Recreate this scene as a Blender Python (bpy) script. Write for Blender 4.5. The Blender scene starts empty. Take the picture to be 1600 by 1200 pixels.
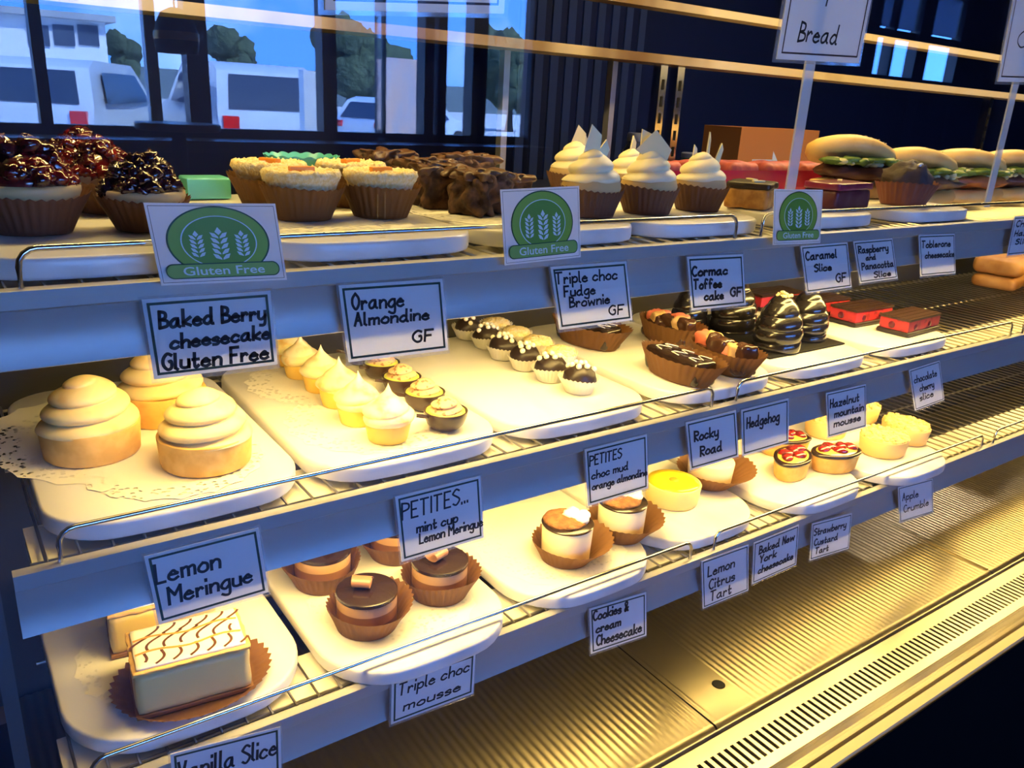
import bpy, math, random
from mathutils import Vector, Matrix, noise
random.seed(7)
S = bpy.context.scene
COL = S.collection
PI = math.pi

# ------------------------------------------------------------------ camera
F_PX, CAM_Z = 1276.07, 1.40
RW = ((0.81697281, -0.57431229, 0.05216146),      # image right, down, forward
      (-0.14607285, -0.29359406, -0.94470379),     # in world axes
      (0.5578693, 0.76417794, -0.32374979))
cam = bpy.data.objects.new('camera', bpy.data.cameras.new('camera'))
COL.objects.link(cam)
rt, dn, fw = (Vector(v) for v in RW)
M4 = Matrix((rt, -dn, -fw)).transposed().to_4x4()
M4.translation = (0, 0, CAM_Z)
cam.matrix_world = M4
cam.data.sensor_width = 36
cam.data.lens = F_PX / 1600 * 36
cam.data.clip_start = 0.02
S.camera = cam
S.view_settings.view_transform = 'Standard'
S.view_settings.look = 'None'
S.view_settings.exposure = 0.0
S.view_settings.gamma = 1.0
S.view_settings.use_curve_mapping = False

# ------------------------------------------------------------------ sky
W = bpy.data.worlds.new('sky'); S.world = W; W.use_nodes = True
nt = W.node_tree; nt.nodes.clear()
o_ = nt.nodes.new('ShaderNodeOutputWorld'); bg = nt.nodes.new('ShaderNodeBackground')
tc = nt.nodes.new('ShaderNodeTexCoord'); sp = nt.nodes.new('ShaderNodeSeparateXYZ')
rp = nt.nodes.new('ShaderNodeValToRGB')
rp.color_ramp.elements[0].position = 0.48; rp.color_ramp.elements[0].color = (.06, .25, .86, 1)
rp.color_ramp.elements[1].position = 0.72; rp.color_ramp.elements[1].color = (.035, .17, .8, 1)
mr = nt.nodes.new('ShaderNodeMath'); mr.operation = 'MULTIPLY_ADD'; mr.inputs[1].default_value = .5; mr.inputs[2].default_value = .5
nz = nt.nodes.new('ShaderNodeTexNoise'); nz.inputs['Scale'].default_value = 5; nz.inputs['Detail'].default_value = 5
cr = nt.nodes.new('ShaderNodeValToRGB'); cr.color_ramp.elements[0].position = .5; cr.color_ramp.elements[1].position = .72
mx = nt.nodes.new('ShaderNodeMix'); mx.data_type = 'RGBA'; mx.inputs['B'].default_value = (.35, .6, 1, 1)
L = nt.links.new
L(tc.outputs['Generated'], sp.inputs[0]); L(sp.outputs['Z'], mr.inputs[0]); L(mr.outputs[0], rp.inputs[0])
L(tc.outputs['Generated'], nz.inputs['Vector']); L(nz.outputs['Fac'], cr.inputs[0]); L(cr.outputs['Color'], mx.inputs['Factor'])
L(rp.outputs['Color'], mx.inputs['A']); L(mx.outputs['Result'], bg.inputs['Color']); L(bg.outputs[0], o_.inputs[0])
bg.inputs['Strength'].default_value = 20

sun = bpy.data.objects.new('sun', bpy.data.lights.new('sun', 'SUN')); COL.objects.link(sun)
sun.data.energy = 46; sun.data.angle = math.radians(1); sun.data.color = (.62, .82, 1)
sun.rotation_euler = Vector((-.25, -.62, -.74)).to_track_quat('-Z', 'Y').to_euler()
por = bpy.data.objects.new('window_portal', bpy.data.lights.new('window_portal', 'AREA')); COL.objects.link(por)
por.data.shape = 'RECTANGLE'; por.data.size = 4.22; por.data.size_y = 1.28; por.data.cycles.is_portal = True
por.location = (1.51, -4.02, 1.76); por.rotation_euler = (PI/2, 0, PI)

WARM = (1.0, .70, .22)
LED_W = {1: 4.3, 2: 4.3, 3: 1.9}     # watts per shelf lamp
TOP_W = 17.0

# ------------------------------------------------------------------ helpers
def at(px, py, z):          # pixel of the photograph -> point on the horizontal plane z
    d = rt*((px-800)/F_PX) + dn*((py-600)/F_PX) + fw
    return d*((z-CAM_Z)/d.z) + Vector((0, 0, CAM_Z))
def aty(px, py, y):
    d = rt*((px-800)/F_PX) + dn*((py-600)/F_PX) + fw
    return d*(y/d.y) + Vector((0, 0, CAM_Z))
GY = .468                    # front glass
def mir(px, py, yr):         # point behind the camera seen reflected in the front glass
    p = aty(px, py, 2*GY - yr); return Vector((p.x, yr, p.z))

MATS = {}
def mat(name, col, rough=.6, metal=0, col2=None, nscale=40, bump=0, bscale=None, coat=0, sss=0, trans=0, spec=None, lo=.4, hi=.6, detail=4, stretch=None, bdist=.002):
    if name in MATS: return MATS[name]
    m = bpy.data.materials.new(name); m.use_nodes = True; MATS[name] = m
    t = m.node_tree; b = t.nodes['Principled BSDF']
    b.inputs['Base Color'].default_value = (*col, 1); b.inputs['Roughness'].default_value = rough; b.inputs['Metallic'].default_value = metal
    if coat: b.inputs['Coat Weight'].default_value = coat; b.inputs['Coat Roughness'].default_value = .06
    if sss:
        b.inputs['Subsurface Weight'].default_value = sss; b.inputs['Subsurface Radius'].default_value = (.01, .006, .003); b.inputs['Subsurface Scale'].default_value = .5
    if spec is not None: b.inputs['Specular IOR Level'].default_value = spec
    co = None
    if col2 or bump:
        tcn = t.nodes.new('ShaderNodeTexCoord'); co = tcn.outputs['Object']
        if stretch:
            mp = t.nodes.new('ShaderNodeMapping'); mp.inputs['Scale'].default_value = stretch; t.links.new(co, mp.inputs[0]); co = mp.outputs[0]
    if col2:
        n = t.nodes.new('ShaderNodeTexNoise'); n.inputs['Scale'].default_value = nscale; n.inputs['Detail'].default_value = detail
        r = t.nodes.new('ShaderNodeValToRGB'); r.color_ramp.elements[0].color = (*col, 1); r.color_ramp.elements[1].color = (*col2, 1)
        r.color_ramp.elements[0].position = lo; r.color_ramp.elements[1].position = hi
        t.links.new(co, n.inputs['Vector']); t.links.new(n.outputs['Fac'], r.inputs[0]); t.links.new(r.outputs[0], b.inputs['Base Color'])
    if bump:
        n2 = t.nodes.new('ShaderNodeTexNoise'); n2.inputs['Scale'].default_value = bscale or nscale; n2.inputs['Detail'].default_value = 3
        bp = t.nodes.new('ShaderNodeBump'); bp.inputs['Strength'].default_value = bump; bp.inputs['Distance'].default_value = bdist
        t.links.new(co, n2.inputs['Vector']); t.links.new(n2.outputs['Fac'], bp.inputs['Height']); t.links.new(bp.outputs[0], b.inputs['Normal'])
    if trans:
        tr = t.nodes.new('ShaderNodeBsdfTranslucent'); tr.inputs[0].default_value = (*[min(1, c*1.2) for c in col], 1)
        ms = t.nodes.new('ShaderNodeMixShader'); ms.inputs[0].default_value = trans
        out = t.nodes['Material Output']; t.links.new(b.outputs[0], ms.inputs[1]); t.links.new(tr.outputs[0], ms.inputs[2]); t.links.new(ms.outputs[0], out.inputs[0])
    return m
def clear_mat(name, ior=1.5, tint=(1, 1, 1), haze=0, rough=0.0):
    if name in MATS: return MATS[name]
    m = bpy.data.materials.new(name); m.use_nodes = True; MATS[name] = m
    t = m.node_tree; t.nodes.clear()
    out = t.nodes.new('ShaderNodeOutputMaterial'); tr = t.nodes.new('ShaderNodeBsdfTransparent'); tr.inputs[0].default_value = (*tint, 1)
    gl = t.nodes.new('ShaderNodeBsdfGlossy'); gl.inputs['Roughness'].default_value = rough
    fr = t.nodes.new('ShaderNodeFresnel')          # thin sheet: same reflectance from both sides
    ge = t.nodes.new('ShaderNodeNewGeometry'); mi = t.nodes.new('ShaderNodeMath'); mi.operation = 'MULTIPLY_ADD'
    mi.inputs[1].default_value = 1/ior-ior; mi.inputs[2].default_value = ior
    t.links.new(ge.outputs['Backfacing'], mi.inputs[0]); t.links.new(mi.outputs[0], fr.inputs[0])
    ms = t.nodes.new('ShaderNodeMixShader')
    t.links.new(fr.outputs[0], ms.inputs[0]); t.links.new(gl.outputs[0], ms.inputs[2])
    if haze:
        df = t.nodes.new('ShaderNodeBsdfDiffuse'); df.inputs[0].default_value = (.9, .92, .95, 1)
        m2 = t.nodes.new('ShaderNodeMixShader'); m2.inputs[0].default_value = haze
        t.links.new(tr.outputs[0], m2.inputs[1]); t.links.new(df.outputs[0], m2.inputs[2]); t.links.new(m2.outputs[0], ms.inputs[1])
    else: t.links.new(tr.outputs[0], ms.inputs[1])
    t.links.new(ms.outputs[0], out.inputs[0]); return m
def emit_mat(name, col, s):
    if name in MATS: return MATS[name]
    m = bpy.data.materials.new(name); m.use_nodes = True; MATS[name] = m
    b = m.node_tree.nodes['Principled BSDF']; b.inputs['Base Color'].default_value = (*col, 1)
    b.inputs['Emission Color'].default_value = (*col, 1); b.inputs['Emission Strength'].default_value = s
    return m
def doily_mat():
    if 'doily' in MATS: return MATS['doily']
    m = bpy.data.materials.new('doily'); m.use_nodes = True; MATS['doily'] = m
    t = m.node_tree; b = t.nodes['Principled BSDF']; b.inputs['Base Color'].default_value = (.86, .84, .78, 1); b.inputs['Roughness'].default_value = .8
    tcn = t.nodes.new('ShaderNodeTexCoord'); v = t.nodes.new('ShaderNodeTexVoronoi'); v.inputs['Scale'].default_value = 150
    ln = t.nodes.new('ShaderNodeVectorMath'); ln.operation = 'LENGTH'
    lt = t.nodes.new('ShaderNodeMath'); lt.operation = 'LESS_THAN'; lt.inputs[1].default_value = .36
    gt = t.nodes.new('ShaderNodeMath'); gt.operation = 'GREATER_THAN'; gt.inputs[1].default_value = .068
    l2 = t.nodes.new('ShaderNodeMath'); l2.operation = 'LESS_THAN'; l2.inputs[1].default_value = .104
    m1 = t.nodes.new('ShaderNodeMath'); m1.operation = 'MULTIPLY'; m2 = t.nodes.new('ShaderNodeMath'); m2.operation = 'MULTIPLY'
    k = t.links.new
    k(tcn.outputs['Object'], v.inputs['Vector']); k(v.outputs['Distance'], lt.inputs[0]); k(tcn.outputs['Object'], ln.inputs[0])
    k(ln.outputs['Value'], gt.inputs[0]); k(ln.outputs['Value'], l2.inputs[0]); k(lt.outputs[0], m1.inputs[0]); k(gt.outputs[0], m1.inputs[1]); k(m1.outputs[0], m2.inputs[0]); k(l2.outputs[0], m2.inputs[1])
    tr = t.nodes.new('ShaderNodeBsdfTransparent'); ms = t.nodes.new('ShaderNodeMixShader')
    k(m2.outputs[0], ms.inputs[0]); k(b.outputs[0], ms.inputs[1]); k(tr.outputs[0], ms.inputs[2]); k(ms.outputs[0], t.nodes['Material Output'].inputs[0])
    return m

class MB:
    def __init__(s): s.V = []; s.F = []
    def add(s, vs, fs):
        n = len(s.V); s.V += [tuple(v) for v in vs]; s.F += [tuple(i+n for i in f) for f in fs]; return s
    def box(s, x0, x1, y0, y1, z0, z1, rz=0, pivot=None):
        vs = [(x, y, z) for z in (z0, z1) for x, y in ((x0, y0), (x1, y0), (x1, y1), (x0, y1))]
        if rz:
            px, py = pivot or ((x0+x1)/2, (y0+y1)/2); c, q = math.cos(rz), math.sin(rz)
            vs = [(px+(x-px)*c-(y-py)*q, py+(x-px)*q+(y-py)*c, z) for x, y, z in vs]
        return s.add(vs, [(0, 3, 2, 1), (4, 5, 6, 7), (0, 1, 5, 4), (1, 2, 6, 5), (2, 3, 7, 6), (3, 0, 4, 7)])
    def lathe(s, prof, n=32, c=(0, 0, 0), sx=1, sy=1, rz=0, fn=None, cap=True):
        vs = []; fs = []; cs, sn = math.cos(rz), math.sin(rz); m = len(prof)
        for i, (r, z) in enumerate(prof):
            for j in range(n):
                a = 2*PI*j/n; rr, zz = (r, z) if fn is None else fn(a, i, r, z)
                x, y = rr*math.cos(a)*sx, rr*math.sin(a)*sy
                vs.append((c[0]+x*cs-y*sn, c[1]+x*sn+y*cs, c[2]+zz))
        for i in range(m-1):
            for j in range(n):
                k = (j+1) % n; fs.append((i*n+j, i*n+k, (i+1)*n+k, (i+1)*n+j))
        if cap: fs.append(tuple(range(n-1, -1, -1))); fs.append(tuple((m-1)*n+j for j in range(n)))
        return s.add(vs, fs)
    def tube(s, pts, r, n=8, closed=False):
        P = [Vector(p) for p in pts]; m = len(P); vs = []; fs = []; up = Vector((0, 0, 1))
        for i, p in enumerate(P):
            a = P[max(i-1, 0)]; b = P[min(i+1, m-1)]; t = (b-a).normalized()
            u = t.cross(up)
            if u.length < 1e-3: u = t.cross(Vector((0, 1, 0)))
            u.normalize(); w = u.cross(t); rr = r[i] if isinstance(r, (list, tuple)) else r
            for j in range(n):
                g = 2*PI*j/n; vs.append(p+u*(rr*math.cos(g))+w*(rr*math.sin(g)))
        for i in range(m-1):
            for j in range(n):
                k = (j+1) % n; fs.append((i*n+j, i*n+k, (i+1)*n+k, (i+1)*n+j))
        fs.append(tuple(range(n-1, -1, -1))); fs.append(tuple((m-1)*n+j for j in range(n)))
        return s.add(vs, fs)
    def prism(s, out, z0, z1, bev=0, steps=((1, 0), (.3, .3), (0, 1))):
        # out: ccw convex-ish outline; bevelled top and bottom edges
        n = len(out)
        def inset(d):
            r = []
            for i in range(n):
                p = Vector(out[i]); a = Vector(out[i-1]); b = Vector(out[(i+1) % n]); t = (b-a).normalized(); r.append(p+Vector((-t.y, t.x))*d)
            return r
        lv = [(out, z0), (out, z1)] if not bev else [(inset(bev*k), z0+bev*h) for k, h in steps]+[(inset(bev*k), z1-bev*h) for k, h in reversed(steps)]
        vs = []; fs = []
        for o, z in lv: vs += [(p[0], p[1], z) for p in o]
        for i in range(len(lv)-1):
            for j in range(n):
                k = (j+1) % n; fs.append((i*n+j, i*n+k, (i+1)*n+k, (i+1)*n+j))
        fs.append(tuple(range(n-1, -1, -1))); fs.append(tuple((len(lv)-1)*n+j for j in range(n)))
        return s.add(vs, fs)
    def ball(s, c, r, n=12, m=8, sq=(1, 1, 1), amp=0, fr=1, rz=0, seed=0):
        vs = []; fs = []; c = Vector(c); cs, sn = math.cos(rz), math.sin(rz)
        for i in range(m+1):
            ph = PI*i/m
            for j in range(n):
                a = 2*PI*j/n; d = Vector((math.sin(ph)*math.cos(a), math.sin(ph)*math.sin(a), -math.cos(ph)))
                k = r*(1+(amp*noise.noise(d*fr+Vector((seed*3.1, seed*1.7, seed))) if amp else 0)); x, y, z = d.x*k*sq[0], d.y*k*sq[1], d.z*k*sq[2]
                vs.append(c+Vector((x*cs-y*sn, x*sn+y*cs, z)))
        for i in range(m):
            for j in range(n):
                k = (j+1) % n; fs.append((i*n+j, i*n+k, (i+1)*n+k, (i+1)*n+j))
        return s.add(vs, fs)
    def xprof(s, prof, x0, x1):   # (y,z) profile, swept along x
        n = len(prof); vs = [(x, y, z) for x in (x0, x1) for y, z in prof]
        fs = [(j, (j+1) % n, n+(j+1) % n, n+j) for j in range(n)] + [tuple(range(n-1, -1, -1)), tuple(range(n, 2*n))]
        return s.add(vs, fs)
    def scaled(s, k):
        s.V = [tuple(c*k for c in v) for v in s.V]; return s
    def build(s, name, m, parent=None, loc=(0, 0, 0), smooth=40, rz=0):
        me = bpy.data.meshes.new(name); me.from_pydata(s.V, [], s.F); me.update()
        if smooth:
            me.shade_smooth()
            if smooth < 180: me.set_sharp_from_angle(angle=math.radians(smooth))
        me.materials.append(m)
        o = bpy.data.objects.new(name, me); COL.objects.link(o); o.location = loc; o.rotation_euler.z = rz
        if parent: o.parent = parent
        return o
def thing(name, label, cat, loc=(0, 0, 0), rz=0, group=None):
    o = bpy.data.objects.new(name, None); COL.objects.link(o); o.location = loc; o.rotation_euler.z = rz; o.empty_display_size = .02
    tag(o, label, cat, group); return o
def tag(o, label=None, cat=None, group=None, kind=None):
    for k, v in (('label', label), ('category', cat), ('group', group), ('kind', kind)):
        if v: o[k] = v
    return o
def dup(root, loc, rz=0, label=None, sc=1, parent=None):
    r = root.copy(); COL.objects.link(r)
    if loc is not None: r.location = loc; r.rotation_euler.z = rz; r.scale = (sc,)*3
    if label: r['label'] = label
    if parent: r.parent = parent
    for ch in list(root.children): dup(ch, None, parent=r)
    return r
def struct(name, mb, m, smooth=0):
    return tag(mb.build(name, m, smooth=smooth), kind='structure')

# ------------------------------------------------------------------ materials
M_STRIP = mat('grey_strip_metal', (.40, .39, .38), .4, .3)
M_CHROME = mat('chrome', (.72, .72, .72), .16, 1)
M_WIRE = mat('zinc_wire', (.45, .43, .37), .28, 1)
M_CREAM = mat('cream_enamel', (.78, .74, .62), .45)
M_RAIL = mat('lit_rail', (.52, .43, .27), .45, .2, (.14, .08, .03), 3, lo=.48, hi=.62, stretch=(1, .1, .1))  # mottled amber lamplight is painted into the cream rail colour
M_STEEL = mat('brushed_steel', (.27, .235, .165), .3, 1, bump=.06, bscale=60, stretch=(1, 25, 1))
M_FRAME = mat('satin_frame_steel', (.52, .46, .34), .3, 1)
M_BLACK = mat('black_plastic', (.006, .006, .007), .6, spec=.15)
M_MARBLE = mat('white_marble', (.84, .83, .80), .28, 0, (.56, .55, .54), 9, lo=.50, hi=.78, detail=8, stretch=(1, .35, 1))
M_PAPERC = mat('brown_case_paper', (.165, .072, .021), .7, trans=.2)
M_DCASE = mat('dark_case_paper', (.13, .055, .03), .65, trans=.15)
M_WCASE = mat('white_case_paper', (.85, .82, .74), .75, trans=.35)
M_PASTRY = mat('shortcrust', (.84, .52, .14), .7, 0, (.74, .42, .09), 60, bump=.3, bscale=300, bdist=.0006)
M_MER = mat('meringue', (.94, .76, .36), .5, 0, (.70, .40, .10), 28, sss=.15, lo=.52, hi=.8, bump=.25, bscale=160, bdist=.0008)
M_MERW = mat('mini_meringue', (.94, .82, .50), .4, 0, (.80, .48, .10), 45, sss=.15, lo=.5, hi=.72)
M_CURD = mat('lemon_curd', (.92, .66, .02), .18, coat=.5)
M_CHOC = mat('dark_chocolate', (.022, .011, .008), .22, coat=.4)
M_CHOCM = mat('matt_chocolate', (.022, .012, .010), .42, bump=.3, bscale=90)
M_BROWNIE = mat('brownie_crumb', (.13, .062, .034), .8, 0, (.035, .016, .010), 70, bump=1, bscale=220, bdist=.002)
M_CAKE = mat('almond_cake', (.80, .60, .24), .85, 0, (.88, .76, .46), 220, bump=1, bscale=330, bdist=.002)
M_WHITE = mat('white_cream', (.92, .88, .78), .4, sss=.15)
M_ICING = mat('cream_cheese_icing', (.90, .80, .52), .45, sss=.1)
M_SHARD = mat('white_chocolate', (.92, .82, .48), .35)
M_BERRY = mat('glazed_berries', (.17, .007, .010), .12, 0, (.03, .004, .010), 30, coat=1, bump=.4, bscale=120, bdist=.003)
M_BERRYD = mat('glazed_dark_berries', (.035, .006, .016), .1, 0, (.012, .004, .012), 30, coat=1, bump=.4, bscale=120, bdist=.003)
M_PAPER = mat('card_paper', (.82, .84, .88), .5, trans=.3)
M_INK = mat('black_ink', (.006, .006, .012), .5)
M_BORDER = mat('green_border_ink', (.012, .045, .03), .5)
M_SLEEVE = clear_mat('clear_sleeve', 1.45, haze=.10, rough=.05)
M_ACRYL = clear_mat('clear_acrylic', 1.5, (.93, .97, 1), haze=.42, rough=.08)
M_ACRYL2 = clear_mat('very_clear_acrylic', 1.4)
M_GLASS = clear_mat('front_glass', 1.56)

# ------------------------------------------------------------------ the cafe shell and the street outside
mdark = mat('dark_cafe_wall', (.02, .024, .035), .7)
struct('floor', MB().box(-5, 12, -4.1, 3.7, -.1, 0), mat('cafe_floor', (.05, .045, .045), .4))
struct('ceiling', MB().box(-5, 12, -4.1, 3.7, 2.9, 3), mat('cafe_ceiling', (.10, .10, .11), .8))
struct('wall_back', MB().box(-5, 12, 3.6, 3.7, 0, 2.9), mat('navy_wall', (.008, .014, .045), .6))
struct('wall_left', MB().box(-5.1, -5, -4.1, 3.7, 0, 2.9), mdark)
struct('wall_right', MB().box(12, 12.1, -4.1, 3.7, 0, 2.9), mdark)
SILL = 1.13
w = MB()
w.box(-5, 12, -4.1, -4.0, 0, SILL); w.box(-5, 12, -4.1, -4.0, 2.72, 2.9); w.box(-5, -.6, -4.1, -4.0, SILL, 2.72); w.box(-.6, 3.62, -4.1, -4.0, 2.40, 2.72); w.box(3.62, 7.62, -4.1, -4.0, SILL, 2.72); w.box(9.3, 12, -4.1, -4.0, SILL, 2.72); w.box(7.62, 9.3, -4.1, -4.0, SILL, 1.86)  # unseen left stretch kept solid and openings sized to limit daylight
struct('wall_front', w, mdark)
mfr = mat('dark_window_frame', (.012, .014, .02), .4)
def win(n, x0, x1, bars, sill=True):
    h = 2.72 if n == 4 else 2.40
    b = MB(); b.box(x0, x1, -4.09, -4.01, SILL, SILL+.05); b.box(x0, x1, -4.09, -4.01, h-.06, h)
    for a, c in bars: b.box(a, c, -4.1, -3.99, SILL+.05, h-.06)
    return struct('window_%d' % n, b, mfr)
win(1, -.6, .61, [(-.6, -.55), (.555, .61)])
win(2, .61, 2.16, [(1.29, 1.405), (2.07, 2.16)])
win(3, 2.16, 3.62, [(2.465, 2.49), (2.765, 2.835), (2.865, 2.93), (3.13, 3.245)])
win(4, 7.62, 9.3, [(7.62, 7.7), (8.4, 8.62), (9.2, 9.3), (7.95, 8.0)])
tb = MB(); tb.box(7.62, 9.3, -4.07, -4.03, 2.20, 2.28)
struct('trim_1', tb, mfr)
for i, (a, c) in enumerate(((7.72, 8.38), (8.64, 9.18))):
    tag(MB().box(a, c, -4.06, -4.05, 2.30, 2.66).build('roller_blind', mat('grey_blind', (.30, .36, .46), .8, trans=.5), smooth=0), 'grey roller blind in the %s half of the far window, reflected at the upper right' % ('left', 'right')[i], 'blind')
struct('trim_2', MB().box(1.09, 1.15, -4.09, -4.02, SILL+.05, 2.34), mat('white_window_post', (.75, .76, .78), .4))
struct('ledge_1', MB().box(-4.5, 3.6, -3.99, -3.66, SILL-.06, SILL), mat('brown_window_bench', (.10, .055, .025), .35, 0, (.055, .03, .014), 6, stretch=(1, 8, 8)))
struct('ground', MB().box(-60, 90, -110, -4.1, -.25, -.12), mat('pale_car_park', (.50, .52, .54), .8, 0, (.40, .42, .45), .6))

def pv(px, py, yr): return mir(px, py, yr)
# white building across the road
p0 = pv(-260, 60, -22); p1 = pv(166, 60, -22); ztop = pv(60, 24, -22).z
bl = thing('shop_building', 'long white building across the car park, seen reflected in the glass top left', 'building', ((p0.x+p1.x)/2, -24, -.12))
hw = (p1.x-p0.x)/2
MB().box(-hw, hw, -2, 2, 0, ztop+.1).build('wall', mat('white_render', (.8, .82, .84), .7), bl, smooth=0)
MB().box(-hw-.2, hw+.2, -2.2, 2.25, ztop+.1, ztop+.24).build('roof', mat('grey_roof', (.3, .32, .36), .6), bl, smooth=0)
for px in (60, 100, 138):
    q = pv(px, 57, -22); MB().box(q.x-bl.location.x-.22, q.x-bl.location.x+.22, 2.0, 2.04, q.z+.12-.2, q.z+.12+.25).build('window', mat('dark_pane', (.05, .07, .12), .2), bl, smooth=0)
# trees
mleaf = mat('dark_foliage', (.03, .055, .03), .9, 0, (.06, .09, .05), 2.5, bump=1, bscale=6, bdist=.2)
mbark = mat('bark', (.06, .045, .03), .9)
def tree(px, ptop, wpx, yr, label):
    c = pv(px, 100, yr); k = (pv(px+wpx/2, 60, yr)-pv(px-wpx/2, 60, yr)).length; zt = pv(px, ptop, yr).z
    t = thing('tree', label, 'tree', (c.x, yr, -.12), group='trees beyond the car park')
    h = zt+.12; b = MB()
    for i in range(9):
        a = i*2.4; rr = k*.24*(i > 0)
        b.ball((rr*math.cos(a), rr*math.sin(a), h*.62+h*.16*math.sin(i*1.9)), k*.33, 16, 10, (1, 1, h*.3/k if i == 0 else 1), .5, 3.0, seed=i+px)
    b.build('crown', mleaf, t, smooth=180); MB().tube([(0, 0, 0), (0, 0, h*.3), (.05*k, 0, h*.6)], [.07*k, .055*k, .03*k]).build('trunk', mbark, t)
tree(362, 32, 66, -42, 'round dark tree behind the parked car, reflected in the glass')
tree(545, 18, 90, -34, 'tall ragged tree beside the window post, reflected in the glass')
tree(193, 28, 52, -34, 'low dark green tree at the end of the white building, reflected in the glass')
tree(600, 70, 80, -60, 'small distant tree behind the pale banner, reflected in the glass')
tree(800, 55, 90, -40, 'dark tree seen past the last window bar, reflected in the glass')
# hills
hb = MB(); n = 60
for i in range(n):
    x0, x1 = -80+i*4, -76+i*4; z0 = 2.2+1.3*noise.noise(Vector((i*.23, 0, 0))); z1 = 2.2+1.3*noise.noise(Vector(((i+1)*.23, 0, 0)))
    hb.add([(x0, -105, -.2), (x1, -105, -.2), (x1, -105, z1+1), (x0, -105, z0+1), (x0, -108, -.2), (x1, -108, -.2), (x1, -108, z1+1), (x0, -108, z0+1)], [(0, 1, 2, 3), (7, 6, 5, 4), (3, 2, 6, 7)])
tag(hb.build('hills', mat('hazy_hills', (.10, .14, .17), .9), smooth=0), kind='structure')
# cars
mcar = mat('silver_paint', (.62, .66, .72), .25, .3, coat=.6); mcg = mat('tinted_window', (.02, .035, .07), .1); mtyre = mat('tyre', (.01, .01, .01), .8)
mred = mat('red_lamp_plastic', (.6, .01, .01), .15, coat=.5)
def car(cx, y, w, h, l, label, rz=0):
    t = thing('car', label, 'car', (cx, y, -.12), rz, 'parked cars')
    # rear faces +y ; side profile (y,z) swept over width with tumblehome
    pr = [(l*.5, .34), (l*.5, .78*h*.62), (l*.485, h*.60), (l*.40, h*.93), (l*.32, h), (-l*.12, h*.99), (-l*.27, h*.66), (-l*.47, h*.56), (-l*.5, h*.36), (-l*.5, .30)]
    vs = []; m = len(pr)
    for s_, ins in ((-1, .0), (1, .0)):
        for y_, z_ in pr:
            k = 1-.16*max(0, (z_-h*.6)/(h*.4)); vs.append((s_*w/2*k, y_, z_))
    fs = [(j, (j+1) % m, m+(j+1) % m, m+j) for j in range(m)]+[tuple(range(m-1, -1, -1)), tuple(range(m, 2*m))]
    MB().add(vs, fs).build('body', mcar, t, smooth=30)
    g = MB(); g.add([(-w*.40, l*.487, h*.62), (w*.40, l*.487, h*.62), (w*.34, l*.412, h*.90), (-w*.34, l*.412, h*.90), (-w*.40, l*.47, h*.62), (w*.40, l*.47, h*.62), (w*.34, l*.39, h*.90), (-w*.34, l*.39, h*.90)], [(0, 1, 2, 3), (0, 4, 5, 1), (1, 5, 6, 2), (2, 6, 7, 3), (3, 7, 4, 0)])
    g.build('rear_window', mcg, t, smooth=0)
    for s_ in (-1, 1):
        x = s_*w*.505
        MB().add([(x, l*.34, h*.62), (x, -l*.2, h*.64), (x*.9, -l*.1, h*.9), (x*.9, l*.3, h*.9), (x*.9, l*.34, h*.62), (x*.9, -l*.2, h*.64)], [(0, 1, 2, 3)]).build('side_window', mcg, t, smooth=0)
        MB().box(s_*w*.40-.13, s_*w*.40+.13, l*.49, l*.51, h*.45, h*.56).build('tail_light', mred, t, smooth=0)
        for yy in (-l*.32, l*.32): MB().lathe([(.33, -.1), (.34, -.06), (.34, .06), (.33, .1)], 24).build('wheel', mtyre, t, (s_*w*.44, yy, .33)).rotation_euler = (0, PI/2, 0)
    MB().box(-w*.46, w*.46, l*.49, l*.525, .40, .58).build('bumper', mcar, t, smooth=0)
    return t
q = pv(420, 150, -13.5); car(q.x+.1, -15.6, 1.95, 1.95, 4.3, 'silver wagon seen from behind with red tail lights, reflected in the glass')
q = pv(120, 130, -15); car(q.x+.2, -17.2, 2.3, 1.85, 4.4, 'white van parked before the white building, reflected in the glass', .5)
q = pv(690, 150, -20); car(q.x, -22, 1.9, 1.5, 4.2, 'small silver car parked further right, reflected in the glass', 1.2)
# white pylon and banner outside
q = pv(488, 80, -7); t = thing('sign_pylon', 'tall plain white pylon outside the window, reflected in the glass', 'sign', (q.x, -7, -.12))
MB().box(-.12, .12, -.06, .06, 0, 1.72).build('panel', mat('white_pylon', (.88, .9, .92), .5), t, smooth=0); MB().box(-.2, .2, -.12, .12, -.0, .04).build('base', M_BLACK, t, smooth=0)
q = pv(632, 100, -6.2); t = thing('banner', 'pale pink and lilac banner standing outside the window, reflected in the glass', 'banner', (q.x, -6.2, -.12))
MB().box(-.23, .23, -.01, .01, .35, 1.86).build('cloth', mat('faded_banner', (.55, .52, .68), .8, 0, (.75, .55, .55), 5, stretch=(2, 1, .6)), t, smooth=0); MB().tube([(-.25, 0, 0), (-.25, 0, 1.95)], .012).build('pole', M_BLACK, t)
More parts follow.
